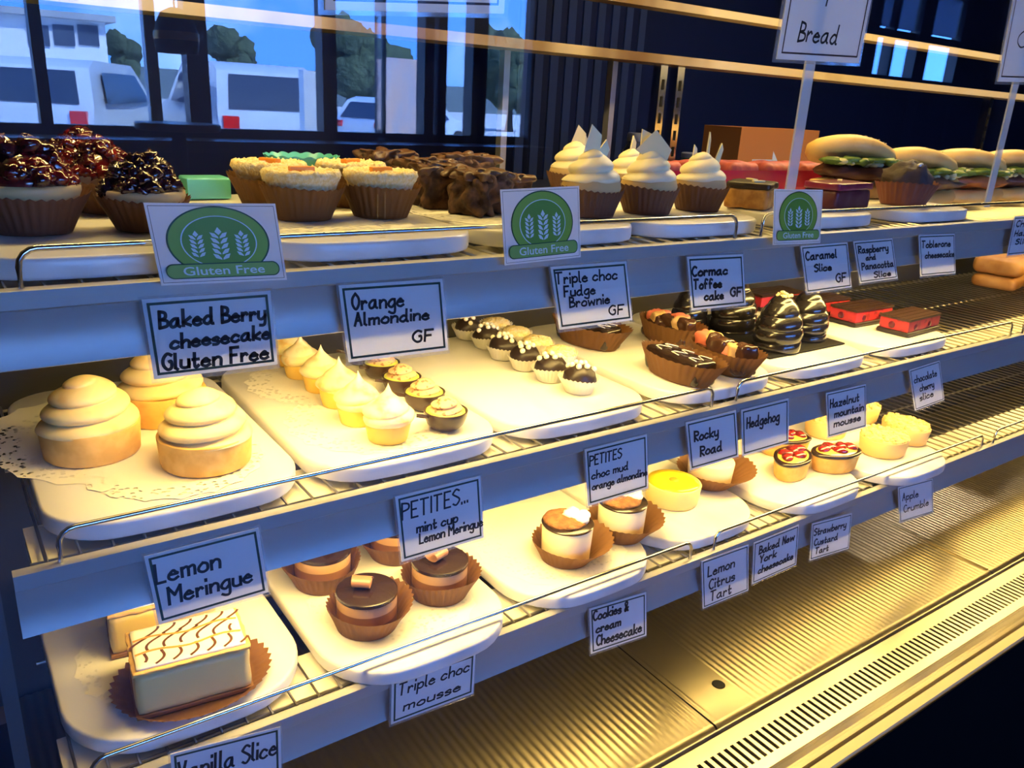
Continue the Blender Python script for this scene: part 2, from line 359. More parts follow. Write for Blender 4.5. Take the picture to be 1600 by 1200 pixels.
# pendant lamp and high table inside
q = pv(275, 50, -3.2); t = thing('pendant_lamp', 'black dome pendant lamp with an amber rim, reflected in the glass', 'lamp', (q.x, -3.2, q.z-.09))
MB().lathe([(.09, 0), (.095, .05), (.085, .12), (.06, .17), (.02, .19)], 28).build('shade', M_BLACK, t); MB().lathe([(.096, .055), (.0975, .06), (.0965, .085), (.093, .09)], 28, cap=False).build('amber_band', mat('amber_metal', (.6, .28, .05), .3, .6), t)
MB().tube([(0, 0, .19), (0, 0, 2.9-q.z+.09)], .004).build('cord', M_BLACK, t)
q = pv(278, 192, -2.7); t = thing('bar_table', 'round brown high table near the window, reflected in the glass', 'table', (q.x, -2.7, 0))
MB().lathe([(.16, q.z-.03), (.165, q.z-.025), (.165, q.z-.005), (.16, q.z)], 36).build('tabletop', mat('brown_table', (.20, .11, .05), .3), t); MB().tube([(0, 0, .02), (0, 0, q.z-.03)], .03).build('column', M_BLACK, t); MB().lathe([(.16, 0), (.16, .015), (.04, .03)], 30).build('base', M_BLACK, t)

# ------------------------------------------------------------------ behind the display case
t = thing('added_ceiling_lamp', 'small ceiling lamp added to brighten the back counter', 'lamp', (3.0, 1.5, 2.86))  # added lamp that brightens the dark goods on the counter
MB().lathe([(.12, 0), (.13, .01), (.13, .04)], 24).build('shade', mdark, t)
l = bpy.data.objects.new('kitchen_lamp_light', bpy.data.lights.new('kitchen_lamp_light', 'AREA')); COL.objects.link(l)
l.data.shape = 'DISK'; l.data.size = .2; l.data.energy = 30; l.data.color = (1, .85, .65); l.location = (3.0, 1.5, 2.85)
bc = thing('back_counter', 'dark counter behind the display case', 'counter', (3.2, 2.55, 0))
MB().box(-2.3, 2.3, -.3, .3, 0, 1.06).build('body', mdark, bc, smooth=0); MB().box(-2.32, 2.32, -.32, .32, 1.06, 1.10).build('worktop', mat('dark_worktop', (.05, .05, .055), .3), bc, smooth=0)
t = thing('carton', 'orange carton with a white arrow mark on the back counter', 'box', (3.02, 2.4, 1.1))
MB().box(-.26, .26, -.1, .1, 0, .26).build('box_body', mat('orange_card', (.75, .24, .04), .6), t, smooth=0)
MB().add([(x-.17, -.1015, z) for x, z in ((0, .09), (.13, .09), (.13, .06), (.18, .115), (.13, .17), (.13, .135), (0, .135))], [(0, 1, 2, 3, 4, 5, 6)]).build('arrow_mark', M_WHITE, t, smooth=0)
for x, r, h, c, lb in ((3.42, .05, .17, (.35, .30, .03), 'yellow jar right of the orange carton'), (2.62, .06, .15, (.03, .16, .07), 'green jar left of the orange carton'), (3.62, .055, .2, (.03, .13, .06), 'tall green jar at the right on the back counter'), (4.1, .07, .16, (.10, .12, .15), 'grey canister far right on the back counter'), (2.3, .05, .22, (.05, .06, .09), 'dark bottle beside the blind on the back counter')):
    t = thing('jar', lb, 'jar', (x, 2.42, 1.1), group='jars on the back counter')
    MB().lathe([(r*.95, 0), (r, .01), (r, h*.7), (r*.7, h*.82), (r*.7, h*.86)], 24).build('body', mat('jar_%d' % int(x*100), c, .3), t); MB().lathe([(r*.74, h*.86), (r*.76, h*.88), (r*.76, h*.98), (r*.7, h)], 24).build('lid', mat('jar_lid', (.3, .3, .3), .4), t)
t = thing('vertical_blind', 'dark blue vertical slat blind behind the cupcakes', 'blind', (2.35, 2.9, 1.0))
for i in range(9): MB().box(-.3+i*.08, -.3+i*.08+.062, -.004, .004, 0, 1.0, .35).build('slat', mat('blind_slat', (.03, .045, .09), .5), t, smooth=0)
MB().box(-.32, .42, -.02, .02, 1.0, 1.05).build('head_rail', mat('blind_rail', (.1, .1, .12), .5), t, smooth=0)

# ------------------------------------------------------------------ display case
XL, XR = .016, 3.3
TIER = {1: 1.249, 2: 1.013, 3: .77}
FZ = .56
case = thing('display_case', 'refrigerated glass cake display case with steel floor and slotted air grille', 'display case', (1.5, .8, 0))
def cp(name, mb, m, smooth=0): return mb.build(name, m, case, (-1.5, -.8, 0), smooth)
cp('plinth', MB().box(-.03, XR, .50, 1.2, .02, FZ-.06), M_BLACK)
cp('front_panel', MB().box(-.03, XR, .4455, .4475, .02, FZ+.0002).box(-.03, XR, .4475, .50, .02, FZ-.023), mat('black_front', (.002, .002, .003), .8, spec=.05))
# floor pans with fine ribs running front to back
def pan(x0, x1, flat=None, pitch=.0125, amp=.0017):
    b = MB(); xs = []; x = x0; st = pitch/8
    while x < x1: xs.append(x); x += st
    xs.append(x1); rows = [(.588, -.004), (.594, 0), (.60, 0), (.70, 0), (.85, .003), (1.15, .012)]
    def zz(x, k):
        if k < 3: return 0
        if flat and flat[0] <= x <= flat[1]: return 0  # flat stretch puts the shade of the bay gap into the pan's shape
        return amp*(.5-.5*math.cos(2*PI*(x-x0)/pitch))
    vs = [(x, y, FZ+dz+zz(x, k)) for k, (y, dz) in enumerate(rows) for x in xs]; n = len(xs)
    b.add(vs, [(k*n+i, k*n+i+1, (k+1)*n+i+1, (k+1)*n+i) for k in range(len(rows)-1) for i in range(n-1)])
    return b
cp('floor_pan', pan(.0, .8305), M_STEEL, 180); cp('floor_pan', pan(.8345, 1.652, (.845, .928)), M_STEEL, 180); cp('floor_pan', pan(1.655, XR), M_STEEL, 180)
cp('drain_hole', MB().lathe([(.0105, FZ+.0004), (.0085, FZ+.0009)], 24, (.907, .652, 0)), M_BLACK)
cp('seam_strip', MB().box(1.6515, 1.6555, .60, 1.1, FZ+.0005, FZ+.004), M_FRAME)
cp('under_tray', MB().box(-.02, XR, .47, 1.15, FZ-.06, FZ-.05), M_BLACK)
# grille: rail, slotted plate, front rails
g = MB(); GZ = FZ+.002; pitch = .0135
g.box(0, XR, .553, .576, GZ-.004, GZ); g.box(0, XR, .497, .513, GZ-.004, GZ)
x = .0
while x < XR:
    g.box(x, x+.0068, .513, .553, GZ-.004, GZ); x += pitch
cp('air_grille', g, M_FRAME)
cp('rear_rail', MB().xprof([(.5765, FZ-.01), (.5795, FZ+.006), (.5815, FZ+.006), (.583, FZ-.01)], 0, XR), M_FRAME)
cp('front_rail', MB().xprof([(.4715, FZ-.02), (.4715, FZ+.004), (.482, FZ+.0055), (.4965, FZ+.0015), (.4965, FZ-.02)], 0, XR), M_FRAME)
cp('front_rail', MB().xprof([(.448, FZ-.022), (.448, FZ-.002), (.4515, FZ+.002), (.4665, FZ+.002), (.4665, FZ-.022)], -.03, XR), mat('gold_trim', (.62, .48, .24), .5, .35))
cp('glass_channel', MB().box(-.03, XR, .4665, .4715, FZ-.022, FZ-.008), M_BLACK)
cp('front_glass', MB().box(-.02, XR, GY-.003, GY+.003, FZ-.008, 2.05), M_GLASS)
cp('end_panel', MB().box(-.05, -.035, .50, 1.2, FZ, 2.0), M_BLACK)
for y in (.735, 1.12):
    cp('upright', MB().box(-.006, .006, y-.012, y+.012, FZ, 1.45), mat('upright_metal', (.07, .07, .075), .5, .3))
for x in (1.16, 1.205, 2.40):
    b = MB(); b.box(x-.009, x+.009, 1.165, 1.185, FZ, 1.495)
    cp('rear_upright', b, M_CHROME)
    for k in range(9): cp('slot', MB().box(x-.0025, x+.0025, 1.1635, 1.1655, 1.20+k*.03, 1.218+k*.03), M_BLACK)
for x in (.83, 1.07): cp('door_stile', MB().box(x-.006, x+.006, 1.2, 1.215, 1.13, 1.49), mat('door_stile', (.35, .36, .38), .35, .7))
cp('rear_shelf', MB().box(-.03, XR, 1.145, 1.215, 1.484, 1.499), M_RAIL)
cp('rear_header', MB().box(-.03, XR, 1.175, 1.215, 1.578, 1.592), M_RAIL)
cp('rear_panel', MB().box(-.03, XR, 1.16, 1.17, FZ, 1.13), mat('dark_back_panel', (.03, .03, .032), .5, .3))
cp('top_glass', MB().box(-.02, XR, GY+.003, 1.2, 2.045, 2.05), M_GLASS)
# top lamp over the back of the upper shelf
lh = cp('top_lamp', MB().box(.0, XR, .985, 1.02, 1.685, 1.70), M_CREAM)
def lamp(name, x0, x1, y, z, wdt, watts, tilt=0):
    l = bpy.data.objects.new(name, bpy.data.lights.new(name, 'AREA')); COL.objects.link(l)
    l.data.shape = 'RECTANGLE'; l.data.size = x1-x0; l.data.size_y = wdt; l.data.energy = watts; l.data.color = WARM
    l.location = ((x0+x1)/2, y, z); l.rotation_euler = (tilt, 0, 0)
    return l
lamp('top_led', .0, XR, 1.0, 1.682, .02, TOP_W)

# ------------------------------------------------------------------ wire shelves, price strips, rails
BAYS = [(.03, .884), (.892, 1.761), (1.769, 2.62)]
TN = {1: 'top', 2: 'middle', 3: 'bottom'}; BN = ['left', 'centre', 'right']
for k, z0 in TIER.items():
    for bi, (x0, x1) in enumerate(BAYS):
        t = thing('wire_shelf', '%s wire shelf in the %s bay of the case' % (TN[k], BN[bi]), 'shelf', ((x0+x1)/2, .92, z0), group='wire shelves')
        cx = (x0+x1)/2
        g = MB(); x = x0+.012
        while x < x1:
            g.tube([(x-cx, -.208, -.0016), (x-cx, .21, -.0016)], .0016, 6); x += .0265
        for y in (-.20, .015, .205): g.tube([(x0-cx, y, -.0052), (x1-cx, y, -.0052)], .002, 6)
        g.build('wire_grid', M_WIRE, t)
        MB().box(x0-cx+.002, x1-cx-.002, -.203, -.122, -.027, -.0075).build('light_housing', M_CREAM, t, smooth=0)
        a, b = x0+.022-cx, x1-.022-cx; r = .014; h = .030; y = -.2148
        pts = [(a, y, .0006), (a, y, h-r)]+[(a+r-r*math.cos(q), y, h-r+r*math.sin(q)) for q in (.4, .8, 1.2)]+[(a+r, y, h), (b-r, y, h)]+[(b-r+r*math.sin(q), y, h-r+r*math.cos(q)) for q in (.4, .8, 1.2)]+[(b, y, h-r), (b, y, .0006)]
        MB().tube(pts, .0024, 10).build('guard_rail', M_CHROME, t, smooth=60)
        MB().box(a, b, -.192, -.144, -.031, -.0275).build('led_bar', emit_mat('led_diffuser', WARM, 3.0), t, smooth=0)
        lx = x0+.05 if bi else x0+(.05 if k == 3 else .13)
        lamp('shelf_led', lx, x1-.05, .752 if k < 3 else .74, z0-.033, .05 if k < 3 else .022, LED_W[k]*(x1-.05-lx)/.75, .0 if k < 3 else -.45)
    pr = [(.6985, -.0005), (.7005, .0002), (.7095, .0002), (.7095, -.003), (.7095, -.0165), (.7105, -.026), (.7105, -.040), (.7085, -.053), (.7045, -.0635), (.7025, -.0625), (.7060, -.052), (.7078, -.040), (.7078, -.027), (.7062, -.0175), (.7000, -.0160), (.6985, -.0145)]
    s = MB().xprof([(y, z0+z) for y, z in pr[::-1]], XL, 2.64).build('price_strip', M_STRIP, smooth=38)
    tag(s, 'grey metal price strip along the front of the %s shelf' % TN[k], 'price strip', 'price strips')

# ------------------------------------------------------------------ marble boards and doilies
def outline(w, l, r, bulge=.010, n=9):
    o = []
    for cx, cy, a0 in ((w/2-r, -l/2+r, -PI/2), (w/2-r, l/2-r, 0), (-w/2+r, l/2-r, PI/2), (-w/2+r, -l/2+r, PI)):
        for i in range(n):
            a = a0+PI/2*i/(n-1); o.append((cx+r*math.cos(a), cy+r*math.sin(a)))
    k = []
    for x, y in o:
        if y < 0: y -= bulge*(1-(2*x/w)**2)
        k.append((x, y))
    # extra points on the front edge
    out = []
    for i in range(len(k)):
        out.append(k[i])
        if i == len(k)-1:
            a, b = k[i], k[0]
            for j in range(1, 6):
                x = a[0]+(b[0]-a[0])*j/6; out.append((x, -l/2-bulge*(1-(2*x/w)**2)))
    return out
BT = .0185
BRD = {3: ([.286, .546, .811, 1.068, 1.339, 1.600], [.719, .679, .693, .716, .694, .674], .078, .247, ['under the vanilla slices', 'under the glazed mousses', 'under the biscuit topped cheesecakes', 'under the yellow lemon tart', 'under the strawberry tarts', 'under the crumble tarts']),
       2: ([.284, .531, .777, 1.043, 1.294, 1.562], [.717, .715, .716, .717, .716, .716], .055, .238, ['under the large lemon meringue tarts', 'under the row of mini meringues', 'under the pearl topped petites', 'under the hedgehog slices', 'under the tall chocolate mousses', 'under the red cherry slices']),
       1: ([.250, .489, .729, .966, 1.242, 1.535], [.722, .722, .723, .724, .722, .720], .05, .232, ['under the berry cheesecakes', 'under the orange almond cakes', 'under the brownies', 'under the iced cupcakes', 'under the raspberry slice', 'under the burger rolls'])}
doil = [0]
for k, (xs, fy, rad, wd, lb) in BRD.items():
    for i, xr in enumerate(xs):
        l = .385; o = MB().prism(outline(wd, l, rad), 0, BT, .0035).build('marble_board', M_MARBLE, loc=(xr-wd/2, fy[i]+l/2+.0, TIER[k]+.0002), smooth=50)
        # keep the front-most point at fy
        o.location.y = fy[i]+l/2+.010
        tag(o, 'white marble serving board %s on the %s shelf' % (lb[i], TN[k]), 'serving board', 'marble serving boards')
Z3, Z2, Z1 = TIER[3]+BT+.0004, TIER[2]+BT+.0004, TIER[1]+BT+.0004
def doily(x, y, z, label, sx=1, sy=1.0, rz=0, R=.108):
    b = MB(); n = 72; vs = [(0, 0, 0)]
    for j in range(n):
        a = 2*PI*j/n; r = R*(1-.05*abs(math.sin(a*9))); vs.append((r*math.cos(a)*sx, r*math.sin(a)*sy, 0))
    b.add(vs, [(0, 1+j, 1+(j+1) % n) for j in range(n)])
    o = b.build('paper_doily', doily_mat(), loc=(x, y, z+.0003), rz=rz, smooth=0)
    return tag(o, label, 'doily', 'lacy paper doilies')
doily(.115, .93, Z2, 'lacy white doily under the left lemon meringue tart', .95, 1.3, .3)
doily(.175, .83, Z2+.0004, 'lacy white doily under the front lemon meringue tart', .85, .9)
doily(.405, .84, Z2, 'lacy white doily under the mini meringues near the front', .95, 1.0)
doily(.41, 1.0, Z2+.0004, 'lacy white doily under the mini meringues at the back', .95, .9)
doily(.150, .855, Z3, 'lacy white doily under the vanilla slices', .84, .95)
doily(.425, .83, Z3, 'lacy white doily under the glazed mousses', 1.0, 1.2)
doily(.685, .83, Z3, 'lacy white doily under the biscuit topped cheesecakes', 1.05, 1.2)
doily(.355, .88, Z1, 'lacy white doily under the orange almond cakes', 1.0, 1.2)
doily(.59, .88, Z1, 'lacy white doily under the brownies', 1.0, 1.2)
doily(.845, .87, Z1, 'lacy white doily under the iced cupcakes', 1.0, 1.2)
doily(1.42, .86, Z1, 'lacy white doily under the dark cupcake near the burger rolls', 1.0, 1.1)
# sweets go on top of the doilies
D = .0011
Z3 += D; Z2 += D; Z1 += D

# ------------------------------------------------------------------ sweets: shared shapes
def case_mb(r0, r1, h, pl=30, amp=.0012, lean=0, la=0, sx=1, sy=1, droop=0):
    b = MB(); n = pl*4; rows = 7
    prof = [(0.001, .0002)]+[(r0+(r1-r0)*(i/rows)**1.15, h*i/rows) for i in range(rows+1)]
    def fn(a, i, r, z):
        if i == 0: return r, z
        k = (i-1)/rows; r2 = r*(1+lean*k*math.cos(a-la))+amp*k**.5*math.cos(pl*a)+.6*amp*k*math.sin(a*3+1)
        z2 = z*(1+.05*math.sin(a*2+.6)+lean*.5*math.cos(a-la))-droop*k*k
        if i == rows+1: z2 += .0012*math.cos(pl*a)
        return r2, max(z2, .0003)
    return b.lathe(prof, n, (0, 0, 0), sx, sy, 0, fn, cap=False)
def shell_mb(r0, r1, h, sx=1, sy=1):
    return MB().lathe([(r0*.96, 0), (r0, .002), (r1, h-.001), (r1*.985, h), (r1*.93, h), (r1*.92, h-.003)], 48, (0, 0, 0), sx, sy, 0, lambda a, i, r, z: (r*(1+.012*noise.noise(Vector((math.cos(a)*3, math.sin(a)*3, i*.4+r*50)))), z))
def swirl_mb(R, H, turns, prof, z0=0, depth=.16, n=48, m=60, wob=.03, seed=0, pw=.7):
    pr = [(max(prof(i/m)*R, .0004), z0+H*i/m) for i in range(m+1)]
    def fn(a, i, r, z):
        u = i/m; ph = u*turns-a/(2*PI); k = abs(math.sin(PI*ph))**pw
        return r*(1-depth+depth*k+wob*noise.noise(Vector((math.cos(a)*1.3+seed, math.sin(a)*1.3, u*3)))), z
    return MB().lathe(pr, n, (0, 0, 0), 1, 1, 0, fn)
def roundbox_mb(w, d, h, r=.004, amp=0, fr=40, z0=0, seed=0, nx=14, ny=10, nz=6):
    # box with soft edges and a noisy skin
    b = MB(); idx = {}; V = []; F = []
    def vid(i, j, k):
        if (i, j, k) not in idx:
            p = Vector((w*(i/nx-.5), d*(j/ny-.5), h*k/nz)); c = Vector((min(max(p.x, -w/2+r), w/2-r), min(max(p.y, -d/2+r), d/2-r), min(max(p.z, r), h-r)))
            v = p-c
            if v.length > 1e-9: p = c+v.normalized()*r
            if amp: p += (p-Vector((0, 0, h/2))).normalized()*amp*noise.noise(p*fr+Vector((seed, seed*2, 0)))
            p.z = max(p.z, 0)+z0; idx[i, j, k] = len(V); V.append(p)
        return idx[i, j, k]
    for i in range(nx):
        for j in range(ny):
            F.append((vid(i, j, nz), vid(i+1, j, nz), vid(i+1, j+1, nz), vid(i, j+1, nz))); F.append((vid(i, j, 0), vid(i, j+1, 0), vid(i+1, j+1, 0), vid(i+1, j, 0)))
    for k in range(nz):
        for i in range(nx):
            F.append((vid(i, 0, k), vid(i+1, 0, k), vid(i+1, 0, k+1), vid(i, 0, k+1))); F.append((vid(i, ny, k), vid(i, ny, k+1), vid(i+1, ny, k+1), vid(i+1, ny, k)))
        for j in range(ny):
            F.append((vid(0, j, k), vid(0, j, k+1), vid(0, j+1, k+1), vid(0, j+1, k))); F.append((vid(nx, j, k), vid(nx, j+1, k), vid(nx, j+1, k+1), vid(nx, j, k+1)))
    return b.add(V, F)
def ribbon_pts(pts, wd, z):    # flat ribbon in xy at height z (list of verts, faces)
    P = [Vector((p[0], p[1])) for p in pts]; vs = []; n = len(P)
    for i in range(n):
        t = (P[min(i+1, n-1)]-P[max(i-1, 0)])
        t = t.normalized() if t.length > 1e-9 else Vector((1, 0)); q = Vector((-t.y, t.x))*wd/2
        vs += [(P[i].x+q.x, P[i].y+q.y, z), (P[i].x-q.x, P[i].y-q.y, z)]
    return vs, [(2*i+1, 2*i+3, 2*i+2, 2*i) for i in range(n-1)]

# ---- middle shelf: large lemon meringue tarts
t = thing('lemon_meringue_tart', 'left large lemon meringue tart with a tall toasted swirl, on the left doily', 'tart', (.109, .888, Z2), group='large lemon meringue tarts')
shell_mb(.046, .0485, .034).build('pastry_shell', M_PASTRY, t, smooth=60)
swirl_mb(.0495, .052, 3.1, lambda u: (1-u**2.6)**.5*(1-.30*u), .031, .24, seed=2, pw=.55).build('meringue', M_MER, t, smooth=180)
dup(t, (.203, .808, Z2+.0004), 2.2, 'large lemon meringue tart nearest the rail, beside the mini meringue board', .96)
dup(t, (.196, .958, Z2), 4.1, 'large lemon meringue tart at the back, half behind the baked berry card', 1.0)
# ---- mini lemon meringues in a row
t = thing('mini_meringue_tart', 'mini lemon meringue tart at the front end of the row, by the rail', 'tart', (.395, .775, Z2), group='row of mini lemon meringue tarts')
shell_mb(.0225, .0265, .023).build('pastry_shell', M_CURD if 0 else mat('yellow_pastry', (.86, .58, .12), .6, bump=.2, bscale=300, bdist=.0005), t, smooth=60)
swirl_mb(.0272, .045, 2.6, lambda u: max(0, (1-u)**1.25)*(1+.75*math.sin(PI*min(1, u*1.25)))*.93+.05*(1-u)**.5, .021, .13, 40, 56, .05, 5).build('meringue', M_MERW, t, smooth=180)
for i, (x, y, lb) in enumerate(((.388, .838, 'second mini lemon meringue from the rail'), (.392, .902, 'third mini lemon meringue from the rail, with a curled tip'), (.394, .963, 'fourth mini lemon meringue from the rail, with a tall tip'), (.391, 1.026, 'fifth mini lemon meringue from the rail, browned'), (.397, 1.085, 'last mini lemon meringue at the back, beside the baked berry card'))):
    dup(t, (x, y, Z2), 1.3*i+1, lb+' in its row', .96-.02*i)
# ---- mint cups
t = thing('mint_cup', 'chocolate mint cup with cream rosette nearest the rail', 'petit four', (.469, .772, Z2), group='row of chocolate mint cups')
MB().lathe([(.013, 0), (.0165, .001), (.022, .007), (.0255, .016), (.0262, .0225), (.0245, .0225), (.0235, .0185)], 40).build('chocolate_cup', mat('cup_chocolate', (.045, .022, .014), .3, coat=.3), t, smooth=60)
MB().tube([(-.0245, 0, .018), (-.031, .0, .021), (-.037, .003, .0215), (-.038, .001, .0205), (-.032, -.004, .020), (-.0245, -.003, .0185)], .0014, 8).build('handle', MATS['cup_chocolate'], t)
MB().lathe([(.0238, .0185), (.023, .0225), (.012, .0232), (.001, .0234)], 36).build('mint_filling', mat('mint_filling', (.52, .56, .10), .35), t, smooth=80)
b = swirl_mb(.0205, .017, 2.0, lambda u: (1-u**1.6)**.6, .022, .3, 32, 24, .15, 9)
b.build('cream_rosette', mat('mocha_cream', (.66, .44, .25), .5, 0, (.30, .15, .08), 130, lo=.56, hi=.6), t, smooth=180)
for i, (x, y, lb) in enumerate(((.479, .841, 'second chocolate mint cup from the rail'), (.482, .907, 'third chocolate mint cup from the rail'), (.486, .974, 'fourth chocolate mint cup from the rail, under the orange card'), (.489, 1.04, 'chocolate mint cup at the back, hidden by the orange card'))):
    dup(t, (x, y, Z2), .25*((i % 3)-1), lb, 1-.01*i)
# ---- choc mud petites with pearls
t = thing('choc_mud_petite', 'pearl topped choc mud petite at the front of its row, by the rail', 'petit four', (.699, .802, Z2), group='row of choc mud petites')
case_mb(.019, .0285, .024, 28, .0009, .03, PI*.95, droop=.003).build('paper_case', M_WCASE, t, smooth=180)
MB().ball((0, 0, .019), .0235, 28, 16, (1, 1, .82), .10, 2.2, seed=3).build('mud_cake', M_CHOCM, t, smooth=180)
pm = None
for i, (a, rr) in enumerate(((0, 0), (.3, .010), (1.5, .011), (2.6, .0115), (3.8, .0105), (5.0, .011), (2.0, .018), (5.6, .0185))):
    z = .019+.0195*math.sqrt(max(0, 1-(rr/.0235)**2))
    if pm is None: pm = MB().ball((0, 0, 0), .0042, 12, 8).build('sugar_pearl', mat('pearl_sugar', (.9, .84, .66), .25, coat=.3), t, (0, 0, z+.0015), 180)
    else:
        q = pm.copy(); COL.objects.link(q); q.parent = t; q.location = (rr*math.cos(a), rr*math.sin(a), z+.0012)
for i, (x, y, lb) in enumerate(((.693, .858, 'second pearl topped choc mud petite from the rail, greyish and glossy'), (.691, .917, 'third pearl topped choc mud petite from the rail'), (.691, .974, 'fourth pearl topped choc mud petite from the rail'), (.70, 1.034, 'fifth pearl topped choc mud petite from the rail'), (.701, 1.092, 'last choc mud petite at the back, beside the orange card'))):
    dup(t, (x, y, Z2), 1.1*i+.7, lb, .97-.015*i)
# ---- almondine petites behind them
t = thing('almondine_petite', 'crumbly almond petite in white paper, nearest the rail in the pale row', 'petit four', (.747, .905, Z2), group='row of almond petites')
case_mb(.019, .0275, .022, 28, .0009, .03, 1.0).build('paper_case', M_WCASE, t, smooth=180)
MB().lathe([(.018, .001), (.025, .018), (.021, .026), (.010, .029), (.001, .030)], 36, fn=lambda a, i, r, z: (r*(1+.1*noise.noise(Vector((math.cos(a)*4, math.sin(a)*4, i)))), z+.003*noise.noise(Vector((math.cos(a)*5, math.sin(a)*5, i*3))))).build('almond_cake', M_CAKE, t, smooth=180)
for i, (x, y, lb) in enumerate(((.749, .965, 'second almond petite in white paper from the rail'), (.75, 1.025, 'third almond petite in white paper from the rail'), (.752, 1.085, 'almond petite in white paper at the back of its row'))):
    dup(t, (x, y, Z2), 1.9*i+.5, lb)
# ---- hedgehog and rocky road slices
def hedgehog(x, y, rz, label):
    t = thing('hedgehog_slice', label, 'slice', (x, y, Z2), rz, 'hedgehog slices')
    case_mb(.029, .040, .036, 34, .0012, .05, 0, 1.95, 1.0).build('paper_case', M_PAPERC, t, smooth=180)
    roundbox_mb(.112, .042, .036, .007, .004, 60, .001, 4, 24, 10, 8).build('slice_body', M_CHOC, t, smooth=180)
    b = MB()
    for s in (-1, 0, 1):
        pts = [(.034*s+.012*math.cos(q*2.1), -.017+.0055*q+.002*math.sin(q*5+s), .0385) for q in range(7)]
        b.tube(pts, .0007, 6)
    b.build('white_drizzle', M_WHITE, t, smooth=180); return t
p1 = at(1018, 540, Z2+.03); p2 = at(1112, 588, Z2+.02); c = (p1+p2)/2; rz = math.atan2((p2-p1).y, (p2-p1).x)
hedgehog(c.x, c.y, rz, 'dark glossy hedgehog slice in a brown paper boat, front of its board')
c2 = at(962, 528, Z2+.02); hedgehog(c2.x-.015, c2.y+.05, rz+.2, 'dark hedgehog slice in brown paper, left behind the front one')
def rocky(x, y, rz, label, seed):
    t = thing('rocky_road_slice', label, 'slice', (x, y, Z2), rz, 'rocky road slices')
    case_mb(.029, .039, .036, 34, .0012, .05, 0, 1.8, 1.0).build('paper_case', M_PAPERC, t, smooth=180)
    roundbox_mb(.10, .044, .030, .008, .010, 55, .001, seed, 22, 10, 8).build('chocolate_body', mat('rocky_chocolate', (.06, .025, .015), .22, coat=.4), t, smooth=180)
    rnd = random.Random(seed)
    for i in range(7):
        m_ = (mat('pink_marshmallow', (.75, .20, .14), .5), mat('biscuit', (.62, .40, .18), .6), MATS['rocky_chocolate'], MATS['rocky_chocolate'])[i % 4]
        nm = ('marshmallow', 'biscuit', 'chocolate_chunk', 'chocolate_chunk')[i % 4]
        x_, y_ = -.042+.014*i, rnd.uniform(-.012, .012)
        roundbox_mb(rnd.uniform(.024, .034), rnd.uniform(.020, .030), rnd.uniform(.018, .030), .006, .004, 90, 0, i+seed, 8, 8, 6).build(nm, m_, t, (x_, y_, .024), 180, rnd.uniform(0, 3))
    return t
c3 = at(1143, 560, Z2+.02); rocky(c3.x, c3.y+.014, rz-.05, 'chunky rocky road slice with pink marshmallow, near the black mousse board', 11)
c4 = at(1048, 506, Z2+.03); rocky(c4.x, c4.y, rz, 'chunky rocky road slice at the back, below the toffee cake card', 23)
# ---- hazelnut mountain mousses on a black card
o = MB().prism([(-.105, -.125), (.10, -.125), (.10, .125), (-.105, .125)], 0, .003, .001).build('cake_card', M_BLACK, loc=(1.186, .905, Z2-.0008), smooth=50)
tag(o, 'black square cake card under the tall chocolate mousses', 'cake card')
ZH = Z2+.0028
t = thing('mountain_mousse', 'tall black glazed swirled mousse with nut crown, left front of the black card', 'mousse', (1.142, .816, ZH), group='tall swirled chocolate mousses')
swirl_mb(.0415, .092, 4.2, lambda u: (.96+.09*math.sin(PI*min(1, u*1.3)))*(1-u**3.6)**.55*(1-.18*u), 0, .075, 48, 90, .02, 1, .6).build('mousse_body', mat('black_glaze', (.010, .008, .009), .2, coat=.6), t, smooth=180)
b = MB(); rnd = random.Random(3)
for i in range(26):
    a = rnd.uniform(0, 2*PI); r = .0115*math.sqrt(rnd.random()); b.ball((r*math.cos(a), r*math.sin(a), .0865+.010*rnd.random()*(1-r/.02)), rnd.uniform(.0022, .0036), 6, 4, (1, .8, .8), .3, 3, a, i)
b.build('nut_crown', mat('chopped_nuts', (.82, .66, .34), .6), t, smooth=40)
dup(t, (1.246, .836, ZH), 1.3, 'tall black swirled mousse with nut crown, right front of the black card', .94)
dup(t, (1.166, .932, ZH), 2.9, 'tall black swirled mousse behind, between the toffee and caramel cards', 1.02)
dup(t, (1.108, .985, ZH), 4.2, 'tall black swirled mousse at the back left, behind the toffee cake card', .8)
# ---- cherry slices
def cherry(x, y, rz, label):
    t = thing('cherry_slice', label, 'slice', (x, y, Z2), rz, 'red cherry slices')
    roundbox_mb(.128, .062, .008, .002, .002, 60, 0, 3).build('chocolate_base', M_CHOCM, t, smooth=60)
    roundbox_mb(.124, .056, .021, .002, .0015, 90, .0075, 5).build('cherry_filling', mat('red_cherry_filling', (.46, .022, .03), .5, 0, (.24, .012, .025), 70, lo=.56, hi=.62), t, smooth=60)
    b = MB()
    for i in range(8): b.box(-.063, .063, -.029+i*.00725, -.029+i*.00725+.0068, .0282, .0322+.0006*(i % 2))
    b.build('chocolate_top', mat('top_chocolate', (.045, .022, .014), .3), t, smooth=0)
    for dx, dy in ((-.035, -.0283), (.02, -.0283)): MB().ball((dx, dy, .016), .006, 12, 8, (1, .25, 1)).build('cherry', mat('dark_cherry', (.10, .008, .02), .25), t, smooth=180)
    MB().ball((-.0624, .004, .017), .0065, 12, 8, (.25, 1, 1)).build('cherry', MATS['dark_cherry'], t, smooth=180)
    return t
cherry(1.502, .787, .06, 'red cherry slice with chocolate lid nearest the rail')
cherry(1.475, .872, .0, 'red cherry slice with chocolate lid, second from the rail')
cherry(1.450, .953, -.05, 'red cherry slice with chocolate lid, third from the rail')
cherry(1.405, 1.034, -.05, 'red cherry slice with chocolate lid at the back, beside the nut crowned mousses')
